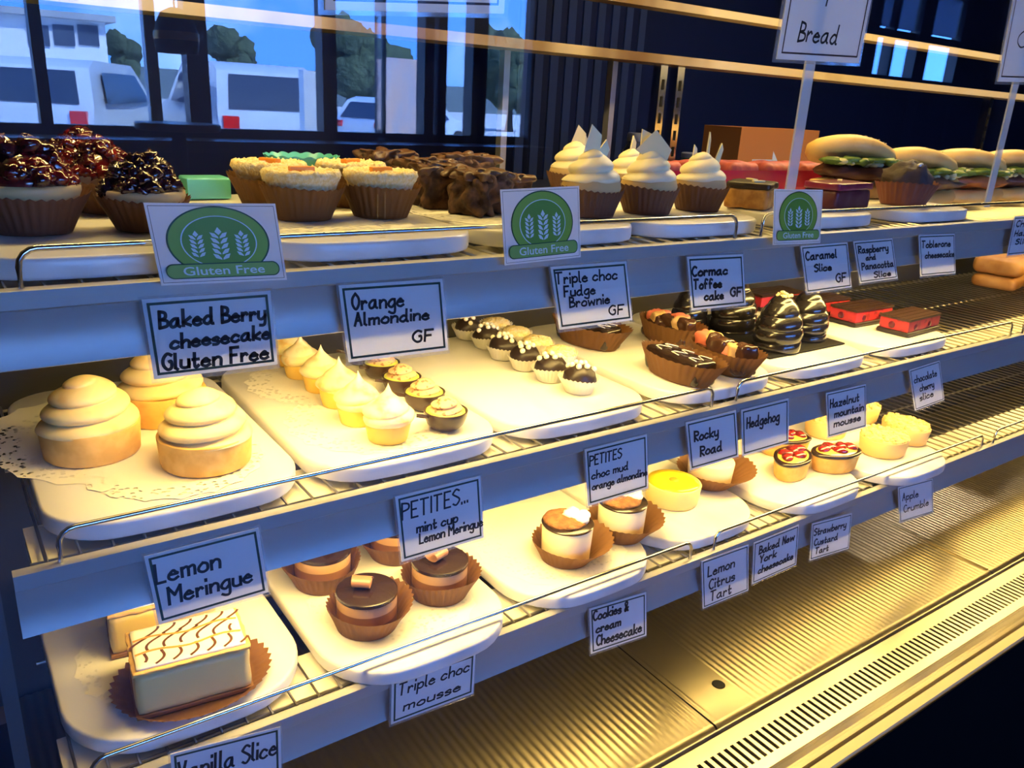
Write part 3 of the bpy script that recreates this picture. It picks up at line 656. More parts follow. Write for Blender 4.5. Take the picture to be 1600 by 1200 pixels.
# ---- loaves at the right end of the middle shelf
for i, (px, py, lb) in enumerate(((1590, 436, 'brown filled roll at the far right of the middle shelf'), (1560, 420, 'brown bread loaf behind the roll at the far right of the middle shelf'))):
    p = at(px, py, TIER[2]); t = thing('bread_roll', lb, 'bread', (2.36, .84+.16*i, TIER[2]+.0005), .2, 'brown breads at the far right')
    roundbox_mb(.30, .11, .034, .016, .006, 25, 0, i).build('bottom_crust', mat('brown_crust', (.36, .16, .05), .6, 0, (.50, .27, .10), 20), t, smooth=180)
    roundbox_mb(.30, .12, .045, .020, .006, 25, .036, i+5).build('top_crust', MATS['brown_crust'], t, smooth=180)

# ---- bottom shelf: vanilla slices
def vanilla(x, y, rz, label, with_case):
    t = thing('vanilla_slice', label, 'slice', (x, y, Z3), rz, 'iced vanilla slices')
    if with_case: case_mb(.056, .070, .010, 40, .0016, .04, 1, 1.16, .98).build('paper_case', M_PAPERC, t, smooth=180)
    roundbox_mb(.116, .078, .005, .001, .001, 80, .001, 1).build('pastry_base', mat('dark_pastry', (.25, .12, .04), .7), t, smooth=60)
    roundbox_mb(.114, .076, .048, .005, .0012, 50, .005, 2).build('custard_block', mat('vanilla_custard', (.80, .62, .24), .4, sss=.1), t, smooth=180)
    roundbox_mb(.115, .077, .0045, .0015, .0018, 120, .0525, 3, 24, 16, 4).build('pastry_top', mat('golden_pastry', (.78, .48, .14), .7, bump=.5, bscale=200), t, smooth=60)
    roundbox_mb(.107, .069, .004, .0019, .0006, 60, .0562, 4, 20, 14, 4).build('icing', mat('white_icing', (.90, .87, .76), .3), t, smooth=180)
    b = MB()
    for s, yb in ((1, -.036), (-1, -.008), (1, .016)):
        for i in range(7):
            x0 = -.056+i*.0165
            pts = [(x0+s*.006*math.sin(q*PI*1.2)+q*.016, yb+.024*q) for q in [k/8 for k in range(9)] if abs(x0+q*.016) < .052 and abs(yb+.024*q) < .034]
            if len(pts) > 3:
                v, f = ribbon_pts(pts, .0029, .0605); b.add(v, f)
    b.build('chocolate_feathering', mat('feather_chocolate', (.10, .035, .012), .4), t, smooth=0)
    b = MB()
    for yb in (-.012, .0125):
        v, f = ribbon_pts([(-.052+.104*k/12, yb+.003*math.sin(k*.8)) for k in range(13)], .0032, .06058); b.add(v, f)
    b.build('caramel_line', mat('caramel_line', (.55, .26, .06), .4), t, smooth=0)
    return t
c = (at(217, 1130, .79)+at(395, 1081, .79))/2
vanilla(.1625, .779, -.11, 'square vanilla slice with feathered icing, by the rail', True)
pz = at(170, 966, Z3+.06)
vanilla(pz.x+.060, pz.y+.040, -.11, 'second vanilla slice behind the front one, below the lemon meringue card', False)
# ---- triple choc mousses
t = thing('choc_mousse', 'round three layer mousse with chocolate curl nearest the rail', 'mousse', (.3705, .781, Z3), group='round layered chocolate mousses')
case_mb(.037, .052, .036, 36, .0014, .08, -.5, droop=.004).build('paper_case', M_PAPERC, t, smooth=180)
MB().lathe([(.0355, .001), (.036, .002), (.036, .018)], 48).build('dark_layer', mat('mousse_dark', (.09, .030, .010), .45), t, smooth=60)
MB().lathe([(.036, .018), (.0362, .031)], 48).build('milk_layer', mat('mousse_milk', (.24, .105, .04), .45), t, smooth=60)
MB().lathe([(.0362, .031), (.036, .043)], 48).build('pale_layer', mat('mousse_pale', (.55, .33, .15), .45), t, smooth=60)
MB().lathe([(.0362, .043), (.0372, .0445), (.0368, .048), (.034, .0492), (.001, .0492)], 48).build('glaze', M_CHOC, t, smooth=60)
b = MB(); vs = []
for i in range(15):
    a = i*.42; r = .0050+.0007*i
    for yy in (-.013, .013): vs.append((r*math.cos(a), yy*(1-.02*i), .060+r*math.sin(a)*.7))
b.add(vs, [(2*i, 2*i+1, 2*i+3, 2*i+2) for i in range(14)])
b.build('chocolate_curl', mat('milk_choc_curl', (.30, .14, .08), .35), t, (-.004, .004, 0), 180, .9)
MB().lathe([(.0376, .003), (.0378, .0505)], 48, cap=False).build('plastic_collar', clear_mat('clear_collar', 1.35), t, smooth=180)
dup(t, (.481, .796, Z3), 1.0, 'round layered mousse with chocolate curl, right one by the dark gap', 1.0)
dup(t, (.362, .896, Z3), 2.4, 'round layered mousse at the back left, under the price strip', 1.0)
dup(t, (.478, .910, Z3), 4.0, 'round layered mousse at the back, behind the mint cup card', 1.0)
# ---- cookies and cream cheesecakes
t = thing('biscuit_cheesecake', 'white cheesecake topped with biscuit and cream, left one by the rail', 'cheesecake', (.6805, .780, Z3), group='biscuit topped cheesecakes')
case_mb(.035, .058, .034, 34, .0013, .18, -.3, droop=.004).build('paper_case', M_PAPERC, t, smooth=180)
MB().lathe([(.034, .001), (.0345, .002), (.0365, .054), (.0355, .0555), (.001, .0555)], 48).build('cheesecake', mat('white_cheesecake', (.88, .76, .50), .4, sss=.1), t, smooth=60)
MB().lathe([(.0367, .0535), (.0375, .0555), (.0355, .0575), (.001, .0575)], 48).build('chocolate_rim', M_CHOC, t, smooth=60)
MB().lathe([(.031, .0572), (.031, .061), (.026, .0635), (.012, .065), (.001, .0655)], 36, (-.003, .003, 0), fn=lambda a, i, r, z: (r*(1+.05*noise.noise(Vector((math.cos(a)*4, math.sin(a)*4, i)))), z+.0014*noise.noise(Vector((math.cos(a)*6*r*60, math.sin(a)*6*r*60, i))))).build('biscuit', mat('brown_biscuit', (.26, .11, .035), .8, 0, (.15, .06, .02), 90, bump=1, bscale=150, bdist=.003), t, smooth=180)
b = MB()
for i in range(5): b.ball((.013+.008*math.sin(i*1.7), -.014+.006*i, .063+.002*(i % 2)), .010, 14, 8, (1, 1, .7), .25, 3, seed=i)
b.build('whipped_cream', M_WHITE, t, smooth=180)
dup(t, (.795, .790, Z3), .3, 'white cheesecake topped with biscuit and cream, right one by the rail', 1.0)
# ---- lemon tart and new york cheesecake
t = thing('lemon_tart', 'bright yellow lemon tart with shiny curd', 'tart', (.950, .833, Z3))
shell_mb(.043, .046, .034).build('pastry_shell', mat('yellow_tart_shell', (.88, .68, .25), .6), t, smooth=60)
MB().lathe([(.0425, .0335), (.042, .036), (.030, .0365), (.001, .0368)], 44).build('lemon_curd', M_CURD, t, smooth=80)
MB().lathe([(.008, .0366), (.007, .0378), (.001, .0382)], 16).build('orange_spot', mat('orange_spot', (.85, .38, .02), .3), t, smooth=80)
t = thing('baked_cheesecake', 'plain baked cheesecake in a wide brown paper case, beside the lemon tart', 'cheesecake', (1.058, .848, Z3))
case_mb(.037, .068, .034, 36, .0014, .2, -.2, droop=.004).build('paper_case', M_PAPERC, t, smooth=180)
MB().lathe([(.036, .001), (.037, .002), (.040, .042), (.038, .045), (.001, .0455)], 48).build('cheesecake', mat('ny_cheesecake', (.88, .72, .44), .45), t, smooth=60)
# ---- strawberry custard tarts (boat shaped)
def boat(n, k): # almond outline radius factor
    return lambda a: 1/(abs(math.cos(a))**1.55+abs(math.sin(a)/.64)**1.9)**(1/1.7)
bo = boat(0, 0)
t = thing('strawberry_tart', 'boat shaped strawberry custard tart, right one by the rail', 'tart', (1.318, .775, Z3), -.25, 'strawberry custard tarts')
def boat_mb(prof, n=56): return MB().lathe(prof, n, fn=lambda a, i, r, z: (r*bo(a), z))
boat_mb([(.044, 0), (.046, .002), (.052, .032)]).build('pastry_shell', M_PASTRY, t, smooth=60)
boat_mb([(.052, .030), (.054, .033), (.053, .036), (.047, .0365)]).build('chocolate_rim', M_CHOC, t, smooth=80)
boat_mb([(.047, .035), (.04, .038), (.02, .040), (.001, .0405)]).build('custard', mat('glazed_custard', (.86, .52, .10), .15, coat=.8), t, smooth=80)
for x_, y_, r_ in ((-.028, .002, .3), (-.010, .010, 1.8), (-.004, -.012, 2.4), (.013, .006, .8), (.028, -.001, 2.0)):
    MB().ball((0, 0, 0), .0125, 16, 10, (1.15, .82, .55), .15, 3, seed=x_*90).build('strawberry', mat('glazed_strawberry', (.26, .012, .010), .1, 0, (.13, .008, .008), 150, coat=1, bump=.3, bscale=400, bdist=.001), t, (x_, y_, .0405), 180, r_)
dup(t, (1.222, .800, Z3), .35, 'boat shaped strawberry custard tart, left one by the rail', 1.0)
dup(t, (1.292, .868, Z3), -.5, 'strawberry custard tart behind, peeping past the hedgehog card', .95)
# ---- apple crumble tarts
t = thing('crumble_tart', 'oval apple crumble tart nearest the rail', 'tart', (1.478, .775, Z3), -.1, 'apple crumble tarts')
shell_mb(.043, .047, .033, 1.08, .92).build('pastry_shell', mat('crumble_shell', (.86, .56, .20), .7, bump=.2, bscale=300, bdist=.0005), t, smooth=60)
b = MB(); rnd = random.Random(5)
b.lathe([(.046, .031), (.045, .036), (.03, .040), (.001, .042)], 40, (0, 0, 0), 1.08, .92)
for i in range(95):
    a = rnd.uniform(0, 2*PI); r = .046*math.sqrt(rnd.random()); b.ball((r*math.cos(a)*1.06, r*math.sin(a)*.9, .0395-.004*(r/.046)**2+rnd.uniform(-.001, .003)), rnd.uniform(.0025, .0055), 7, 5, (1, 1, .8), .4, 3, a, i)
b.build('crumble', mat('butter_crumble', (.88, .68, .26), .8, 0, (.72, .46, .14), 120), t, smooth=180)
dup(t, (1.585, .792, Z3), 1.4, 'apple crumble tart on the right, beside the empty wires', .98)
dup(t, (1.462, .893, Z3), .3, 'apple crumble tart at the back left, behind the hazelnut card', 1.0)
dup(t, (1.60, .915, Z3), 2.3, 'apple crumble tart at the back, peeping right of the hazelnut card', .98)

# ---- top shelf: berry cheesecakes
def berrycake(x, y, s, label, seed, dark=False, rz=0):
    t = thing('berry_cheesecake', label, 'cheesecake', (x, y, Z1), rz, 'berry cheesecakes')
    case_mb(.031*s, .047*s, .034*s, 34, .0013, .06, seed).build('paper_case', M_DCASE, t, smooth=180)
    MB().lathe([(.026*s, .001), (.027*s, .002), (.0415*s, .036*s), (.0415*s, .040*s), (.040*s, .042*s), (.001, .042*s)], 44).build('cheesecake', mat('berry_base_cake', (.62, .46, .22), .45), t, smooth=60)
    b = MB(); rnd = random.Random(seed)
    for i in range(85):
        a = rnd.uniform(0, 2*PI); u = math.sqrt(rnd.random()); r = .037*s*u; b.ball((r*math.cos(a), r*math.sin(a), .041*s+.034*s*(1-u*u)*rnd.uniform(.7, 1.08)), rnd.uniform(.0035, .0098)*s, 12, 8, (1, 1, .85), .6, 4.0, a, i)
    b.lathe([(.037*s, .040*s), (.034*s, .048*s), (.022*s, .064*s), (.001, .072*s)], 30)
    b.build('berry_topping', M_BERRYD if dark else M_BERRY, t, smooth=180); return t
berrycake(.079, .852, 1.02, 'big berry cheesecake at the left front with red and black berries', 1)
berrycake(.173, .842, .88, 'berry cheesecake with blackberries behind the left gluten free card', 2, True)
berrycake(.163, .972, .94, 'berry cheesecake in the middle of the berry group, dark glaze', 3)
berrycake(.152, 1.075, .98, 'berry cheesecake at the back with bright red berries', 4)
berrycake(.055, .985, 1.0, 'berry cheesecake at the far left edge behind the big one', 6)
# ---- orange almond cakes
M_PEEL = mat('orange_peel', (.86, .30, .03), .4)
t = thing('almond_cake', 'orange almond cake in brown paper, front left, beside the left gluten free card', 'cake', (.341, .876, Z1), group='orange almond cakes')
case_mb(.031, .0455, .036, 30, .0013, .05, .3).build('paper_case', M_PAPERC, t, smooth=180)
MB().lathe([(.025, .001), (.026, .002), (.038, .038), (.0405, .043), (.0425, .047), (.041, .051), (.037, .0525), (.032, .050), (.024, .0495), (.015, .050), (.001, .0505)], 110, fn=lambda a, i, r, z: (r*(1+.06*noise.noise(Vector((math.cos(a)*14, math.sin(a)*14, i*2)))), z+.0042*noise.noise(Vector((math.cos(a)*16*r*26, math.sin(a)*16*r*26, i*3))))).build('almond_sponge', M_CAKE, t, smooth=180)
MB().prism([(-.014, -.004), (.014, -.004), (.013, .004), (-.013, .004)], .050, .0555, .001).build('orange_peel', M_PEEL, t, smooth=50)
dup(t, (.434, .872, Z1), .2, 'orange almond cake in brown paper, front right, with a long peel strip', 1.0)
dup(t, (.340, .972, Z1), 2.0, 'orange almond cake in brown paper at the back left, brightly lit', 1.02)
dup(t, (.443, .972, Z1), 3.6, 'orange almond cake in brown paper at the back right, before the teal dish', 1.02)
# ---- teal scalloped dish and tray strip
c = aty(472, 262, 1.085); t = thing('scalloped_dish', 'teal scalloped dish standing behind the orange almond cakes', 'dish', (c.x, 1.085, Z1))
n = 96; b = MB(); b.lathe([(.02, 0), (.03, .001), (.05, .03), (.062, .060), (.066, .068), (.064, .068), (.058, .058), (.045, .03), (.02, .006)], n, fn=lambda a, i, r, z: (r*(1+(.025*abs(math.cos(a*9)) if 2 < i < 7 else 0)), z+(.004*abs(math.cos(a*9)) if 3 <= i <= 5 else 0)))
b.scaled(.74).build('bowl', mat('teal_ceramic', (.14, .58, .52), .25), t, smooth=60)
c = aty(312, 272, 1.08); o = MB().prism([(-.026, -.02), (.026, -.02), (.026, .02), (-.026, .02)], 0, .026, .003).build('teal_box', mat('teal_tin', (.14, .58, .52), .3), loc=(c.x+.004, 1.075, Z1), smooth=50)
tag(o, 'low teal box between the berry cheesecakes and the orange almond cakes', 'box')
# ---- brownies
def brownie(x, y, rz, label, seed, w=.062, d=.050, h=.050):
    t = thing('brownie', label, 'brownie', (x, y, Z1), rz, 'fudge brownies')
    roundbox_mb(w, d, h*.9, .004, .014, 70, 0, seed, 26, 20, 16).build('brownie_body', M_BROWNIE, t, smooth=180)
    roundbox_mb(w*1.03, d*1.03, h*.22, .004, .015, 90, h*.82, seed+3, 28, 22, 6).build('fudge_top', mat('fudge_top', (.11, .05, .025), .4, bump=.6, bscale=120), t, smooth=180); return t
brownie(.568, .866, .35, 'fudge brownie at the front beside the middle gluten free card', 1)
brownie(.553, .935, -.2, 'fudge brownie second from the rail, cracked side facing out', 2)
brownie(.640, .925, .1, 'low fudge brownie partly behind the middle gluten free card', 3, .07, .05, .040)
brownie(.572, 1.008, .1, 'fudge brownie in the middle of the heap behind the front two', 4, .066, .05, .052)
brownie(.655, 1.045, .0, 'long fudge brownie at the back with a wavy top', 5, .085, .045, .056)
brownie(.545, 1.075, .2, 'crumbly fudge brownie at the back, beside the scalloped dish', 6, .07, .05, .058)
# ---- iced cupcakes
def cupcake(x, y, s, label, rz, shards, seed):
    t = thing('cupcake', label, 'cupcake', (x, y, Z1), rz, 'iced cupcakes')
    case_mb(.031*s, .044*s, .036*s, 32, .0013, .07, seed).build('paper_case', M_DCASE, t, smooth=180)
    MB().lathe([(.026*s, .001), (.027*s, .002), (.0385*s, .037*s), (.036*s, .046*s), (.001, .048*s)], 44).build('sponge', mat('caramel_sponge', (.66, .46, .20), .7), t, smooth=60)
    swirl_mb(.038*s, .040*s, 2.3, lambda u: (1-u**1.9)**.6*(1-.22*u), .043*s, .2, 44, 44, .06, seed).build('icing', M_ICING, t, smooth=180)
    for (dx, dy, w, h, ry, rzz) in shards:
        o = MB().add([(-w/2, -.001, 0), (w/2, -.001, 0), (w*.35, -.001, h*.75), (-w*.35, -.001, h), (-w/2, .001, 0), (w/2, .001, 0), (w*.35, .001, h*.75), (-w*.35, .001, h)], [(0, 1, 2, 3), (7, 6, 5, 4), (0, 4, 5, 1), (1, 5, 6, 2), (2, 6, 7, 3), (3, 7, 4, 0)]).build('chocolate_shard', M_SHARD, t, (dx*s, dy*s, .070*s), 0, rzz)
        o.rotation_euler.y = ry
    return t
cupcake(.83, 1.005, 1.0, 'iced cupcake at the back left with a yellow pointed shard', -.6, ((0, 0, .022, .036, .25, 0), (.008, .006, .016, .024, .5, .6)), 1)
cupcake(.703, .815, 1.0, 'iced cupcake behind the middle gluten free card, tall shard', -.5, ((-.004, 0, .022, .042, .15, 0), (.008, .004, .018, .026, .6, .5)), 2)
cupcake(.808, .818, 1.0, 'iced cupcake with one wide leaning white chocolate shard', -.5, ((-.004, -.004, .046, .036, .55, -.15), (-.002, .008, .03, .040, -.1, .3)), 3)
cupcake(.917, .826, .98, 'iced cupcake with three thin upright shards, right of the others', -.5, ((.006, 0, .010, .040, .05, .9), (-.012, .003, .007, .022, 0, .2), (.022, .002, .010, .026, .35, .5)), 4)
cupcake(.905, .96, .92, 'iced cupcake at the back, hidden behind the wide shard', .4, ((0, 0, .02, .03, .2, 0),), 5)
# ---- caramel and raspberry slices
t = thing('caramel_slice', 'golden caramel slice with dark top, left of the small gluten free card', 'slice', (1.045, .835, Z1), .5)
roundbox_mb(.075, .065, .030, .004, .004, 60, 0, 3).build('caramel_body', mat('caramel_biscuit', (.55, .28, .06), .5, 0, (.35, .15, .03), 60), t, smooth=180); roundbox_mb(.077, .067, .010, .003, .003, 60, .029, 4).build('chocolate_top', M_CHOCM, t, smooth=180)
for dx, dy in ((-.015, -.01), (.018, .006)): MB().prism([(-.012, -.004), (.012, -.003), (.010, .004), (-.010, .003)], 0, .002).build('white_flake', M_SHARD, t, (dx, dy, .0395), 0, dx*40)
t = thing('raspberry_slice', 'dark crimson raspberry slice right of the small gluten free card', 'slice', (1.215, .80, Z1), .1)
roundbox_mb(.11, .06, .030, .004, .003, 60, 0, 3).build('slice_body', mat('crimson_body', (.09, .012, .03), .45), t, smooth=180); roundbox_mb(.112, .062, .012, .003, .002, 60, .029, 6).build('raspberry_top', mat('raspberry_top', (.22, .012, .06), .3, coat=.4), t, smooth=180)
MB().prism([(-.012, -.004), (.012, -.003), (.010, .004), (-.010, .003)], 0, .002).build('white_flake', M_SHARD, t, (.01, .005, .0412), 0, .4)
t = thing('pink_tray', 'long crimson tray of pink cakes at the back of the top shelf', 'tray', (1.33, 1.068, Z1))
b = MB(); b.box(-.33, .33, -.05, .05, 0, .008); b.box(-.33, .33, -.052, -.046, 0, .038); b.box(-.33, .33, .046, .052, 0, .038); b.box(-.335, -.33, -.052, .052, 0, .038); b.box(.33, .335, -.052, .052, 0, .038)
b.build('tray', mat('crimson_plastic', (.36, .01, .05), .2, coat=.4), t, smooth=0)
for i in range(6):
    o = roundbox_mb(.085, .07, .042, .012, .006, 40, 0, i).build('pink_cake', mat('pink_cake', (.45, .09, .07), .6, 0, (.25, .04, .04), 40), loc=(1.06+i*.105, 1.068, Z1+.0085), smooth=180)
    tag(o, '%s pink cake from the left in the crimson tray' % ('first', 'second', 'third', 'fourth', 'fifth', 'last')[i], 'cake', 'pink cakes in the crimson tray')
# ---- dark muffin and burger rolls
t = thing('dark_muffin', 'dark chocolate muffin with grey crumb top in front of the burger rolls', 'muffin', (1.405, .795, Z1))
case_mb(.036, .052, .040, 30, .0012, .08, 0).build('paper_case', mat('maroon_case', (.20, .06, .04), .6), t, smooth=180)
b = MB(); b.ball((0, 0, .042), .041, 28, 14, (1, 1, .75), .3, 3, seed=2); b.build('muffin_top', mat('grey_choc_crumb', (.07, .05, .05), .7, bump=.8, bscale=120), t, smooth=180)
for a in (0, 2, 4): MB().ball((.018*math.cos(a), .018*math.sin(a)-.01, .069), .005, 8, 6, (1, .7, .6), .3, 2).build('white_chip', M_WHITE, t, smooth=180)
M_BUN = mat('seeded_bun', (.82, .56, .20), .55, 0, (.70, .42, .12), 14, bump=.2, bscale=200, bdist=.001)
M_LET = mat('lettuce', (.06, .13, .02), .5, 0, (.16, .26, .05), 30)
def burger(x, y, s, rz, label, fill, seed):
    t = thing('burger_roll', label, 'filled roll', (x, y, Z1-.0185*(x > 1.56)), rz, 'filled burger rolls')
    MB().lathe([(.085*s, 0), (.108*s, .006), (.112*s, .016), (.104*s, .026), (.08*s, .030), (.001, .031)], 44, (0, 0, 0), 1, .62, 0, lambda a, i, r, z: (r*(1+.05*noise.noise(Vector((math.cos(a), math.sin(a), seed+2)))), z+.004*math.sin(a*2+seed)*(i > 0))).build('bottom_bun', M_BUN, t, smooth=180)
    MB().ball((0, -.012, .045), .10*s, 34, 12, (1, .60, .21), .3, 5, seed=seed+1).build('filling', fill, t, smooth=180)
    b = MB(); rnd = random.Random(seed)
    for i in range(9):
        x_ = (-.085+.02*i)*s; b.ball((x_, -.050*s*(1-(x_/.13)**2), .066+rnd.uniform(-.002, .003)), rnd.uniform(.014, .020), 12, 6, (1.3, .9, .35), .5, 3, rnd.uniform(0, 3), i+seed)
    b.build('lettuce', M_LET, t, smooth=180)
    b = MB()
    for i in range(22): b.ball((rnd.uniform(-.085, .07)*s, -.050*s+rnd.uniform(-.008, .01), .061+rnd.uniform(-.006, .008)), rnd.uniform(.004, .008), 8, 6, (1.5, 1, .7), .3, 3, i, i)
    b.build('slaw', mat('pale_slaw', (.62, .62, .36), .5), t, smooth=180)
    o = MB().lathe([(.100*s, -.002), (.114*s, .0), (.120*s, .008), (.116*s, .020), (.098*s, .028), (.07*s, .034), (.035*s, .037), (.001, .038)], 48, (0, 0, 0), 1, .62, 0, lambda a, i, r, z: (r*(1+.06*noise.noise(Vector((math.cos(a), math.sin(a), seed)))), z-.010*max(0, math.cos(a+.4))**2)).build('top_bun', M_BUN, t, (0, .012, .068), 180)
    o.rotation_euler.x = -.30; o.rotation_euler.y = .06
    b = MB()
    for i in range(60):
        a = rnd.uniform(0, 2*PI); u = math.sqrt(rnd.random())*.85; b.ball((.115*s*u*math.cos(a), .071*s*u*math.sin(a), .038-.028*u**3.2), .0018, 6, 4, (1.6, 1, .6), 0, 1, a)
    b.build('seeds', mat('poppy_sesame', (.70, .55, .28), .6), o, smooth=180); return t
burger(1.44, .925, .80, -.30, 'filled burger roll on the left with dark meat and slaw, brightly lit', mat('dark_meat', (.10, .035, .025), .45, bump=.5, bscale=90), 1)
burger(1.645, .912, .84, -.30, 'filled burger roll in the middle, behind the dark muffin', mat('grey_meat', (.12, .07, .05), .5, bump=.5, bscale=90), 2)
burger(1.86, .92, .84, -.30, 'filled burger roll on the right with an orange filling', mat('orange_filling', (.42, .13, .03), .4, bump=.4, bscale=90), 3)
burger(2.075, .92, .84, -.30, 'filled burger roll at the far right edge of the top shelf', MATS['dark_meat'], 4)

# ------------------------------------------------------------------ hand lettering (strokes on a 0.1 grid; second character base-36, baseline 4)
GL = {'a': "49 29 07 05 14 35 49 45 54", 'b': "0e 04;06 29 48 45 24 04", 'c': "48 29 07 05 24 45", 'd': "48 29 07 05 24 46;4e 45 54", 'e': "07 47 38 29 07 05 24 45",
 'f': "4d 2e 1c 14;09 39", 'g': "49 29 07 05 24 46;49 41 20 01", 'h': "0e 04;07 29 48 44", 'i': "09 04;0c 0d", 'k': "0e 04;49 06 44", 'l': "0e 05 14", 'm': "09 04;08 29 38 34;38 59 68 64",
 'n': "09 04;07 29 48 44", 'o': "29 07 05 24 45 48 29", 'p': "09 00;07 29 48 45 24 05", 'r': "09 04;07 29 38", 's': "38 29 08 07 36 35 24 04", 't': "1d 15 24 35;09 39", 'u': "09 05 24 45 49;49 44",
 'v': "09 24 49", 'w': "09 14 38 54 69", 'y': "09 05 24 46;49 42 30 10", 'z': "09 49 04 44", 'A': "04 2e 44;18 38", 'B': "0e 04;0e 3d 3a 09;09 48 45 04", 'C': "4d 2e 0b 07 24 45", 'E': "0e 04 44;09 39;0e 4e",
 'F': "0e 04;0e 4e;09 39", 'G': "4d 2e 0b 07 24 45 49 39", 'H': "0e 04;4e 44;09 49", 'I': "0e 04", 'L': "0e 04 44", 'M': "04 0e 39 6e 64", 'N': "04 0e 44 4e", 'O': "2e 0b 07 24 47 4b 2e", 'P': "0e 04;0e 4d 4a 09",
 'R': "0e 04;0e 4d 4a 09 44", 'S': "4d 2e 0c 0b 48 46 24 05", 'T': "0e 5e;2e 24", 'V': "0e 24 4e", 'Y': "0e 29 4e;29 24", '&': "44 0c 2e 3c 06 14 48", '.': "04 05"}
SM = set('abcdeghmnopqrsuyBCGOPRSft&')
def glyph(ch):
    out = []; wmax = 0
    for s in GL[ch].split(';'):
        p = [(int(c[0])/10, (int(c[1], 36)-4)/10) for c in s.split()]
        wmax = max(wmax, max(q[0] for q in p))
        if ch in SM and len(p) > 2:
            q = []
            for i in range(len(p)-1):
                a, b, c, d = p[max(i-1, 0)], p[i], p[i+1], p[min(i+2, len(p)-1)]
                for k in range(4):
                    u = k/4
                    q.append(tuple(.5*(2*b[m]+(c[m]-a[m])*u+(2*a[m]-5*b[m]+4*c[m]-d[m])*u*u+(3*b[m]-a[m]-3*c[m]+d[m])*u**3) for m in (0, 1)))
            q.append(p[-1]); p = q
        if ch in SM or len(p) < 3: out.append(p)
        else: out += [[p[i], p[i+1]] for i in range(len(p)-1)]     # sharp corners: one stroke per leg
    return out, wmax
def layout(text):
    x = 0; out = []
    for ch in text:
        if ch == ' ': x += .35; continue
        st, w = glyph(ch); j = random.uniform(-.03, .03)
        out += [[(x+a+.08*b, b+j) for a, b in s] for s in st]; x += w+.2
    return out, x-.2

class Frame:        # a card: origin top left, u along the top, v down, n towards the customer
    def __init__(s, tl, tr, br, bl, y):
        q = [aty(*c, y) for c in (tl, tr, br, bl)]
        u = ((q[1]-q[0])+(q[2]-q[3]))/2; s.w = u.length; s.u = u.normalized()
        v = ((q[3]-q[0])+(q[2]-q[1]))/2; v = v-s.u*v.dot(s.u)*.35; s.h = v.length; s.v = v.normalized()
        s.n = s.u.cross(s.v)*-1
        if s.n.y > 0: s.n = -s.n
        s.c = sum(q, Vector())/4; s.o = -(s.u*s.w+s.v*s.h)/2
    def p(s, a, b, n=0): return s.o+s.u*(a*s.w)+s.v*(b*s.h)+s.n*n
    def poly(s, mb, pts, n):
        vs = [s.p(a, b, n) for a, b in pts]; ar = sum(pts[i-1][0]*pts[i][1]-pts[i][0]*pts[i-1][1] for i in range(len(pts)))
        mb.add(vs, [tuple(range(len(vs)))] if ar < 0 else [tuple(range(len(vs)-1, -1, -1))]); return mb
    def slab(s, mb, a0, a1, b0, b1, n0, n1):
        vs = [s.p(a, b, n) for n in (n0, n1) for a, b in ((a0, b0), (a1, b0), (a1, b1), (a0, b1))]
        mb.add(vs, [(0, 1, 2, 3), (7, 6, 5, 4), (0, 4, 5, 1), (1, 5, 6, 2), (2, 6, 7, 3), (3, 7, 4, 0)]); return mb
    def border(s, mb, m, wd, n):
        a, b = m/s.w, m/s.h; c, d = wd/s.w, wd/s.h
        for q in (((a, b), (1-a, b), (1-a, b+d), (a, b+d)), ((a, 1-b-d), (1-a, 1-b-d), (1-a, 1-b), (a, 1-b)), ((a, b+d), (a+c, b+d), (a+c, 1-b-d), (a, 1-b-d)), ((1-a-c, b+d), (1-a, b+d), (1-a, 1-b-d), (1-a-c, 1-b-d))): s.poly(mb, q, n)
        return mb
    def write(s, mb, text, u0, u1, vb, hh, n, wd):
        st, wid = layout(text); k = (u1-u0)/wid
        for pts in st:
            P = [Vector(((u0+x*k)*s.w, (vb-y*hh)*s.h)) for x, y in pts]; vs = []; m = len(P)
            for i in range(m):
                a = P[max(i-1, 0)]; b = P[min(i+1, m-1)]; t = b-a; t = t.normalized() if t.length > 1e-9 else Vector((0, 1))
                e = Vector((0, 0))
                if i == 0: e = -t*wd*.4
                if i == m-1: e = t*wd*.4
                q = Vector((-t.y, t.x))*wd/2
                for z in (P[i]+e+q, P[i]+e-q): vs.append(s.p(z.x/s.w, z.y/s.h, n))
            mb.add(vs, [(2*i, 2*i+1, 2*i+3, 2*i+2) for i in range(m-1)])
        return mb
LET = 'lettering'
def price_card(q, lines, label, y=.6955, pen=.0016, bm=.0035, bw=.0016, group='handwritten price cards', name='price_card', cat='price card', sleeve=True, top_clip=None):
    f = Frame(*q, y)
    t = thing(name, label, cat, tuple(f.c), group=group)
    f.slab(MB(), 0, 1, 0, 1, -.0003, .0003).build('paper', M_PAPER, t, smooth=0)
    if bw: f.border(MB(), bm, bw, .0005).build('border', M_BORDER, t, smooth=0)
    b = MB()
    for (s, u0, u1, vb, hh) in lines: f.write(b, s, u0, u1, vb, hh, .0006, pen)
    b.build(LET, M_INK, t, smooth=0)
    if sleeve:
        a, c = .0022/f.w, .0022/f.h
        f.slab(MB(), -a, 1+a, -c, 1+c*1.8, -.0009, -.0006).build('sleeve', M_SLEEVE, t, smooth=0)
    return t, f
C = 'white handwritten card reading '
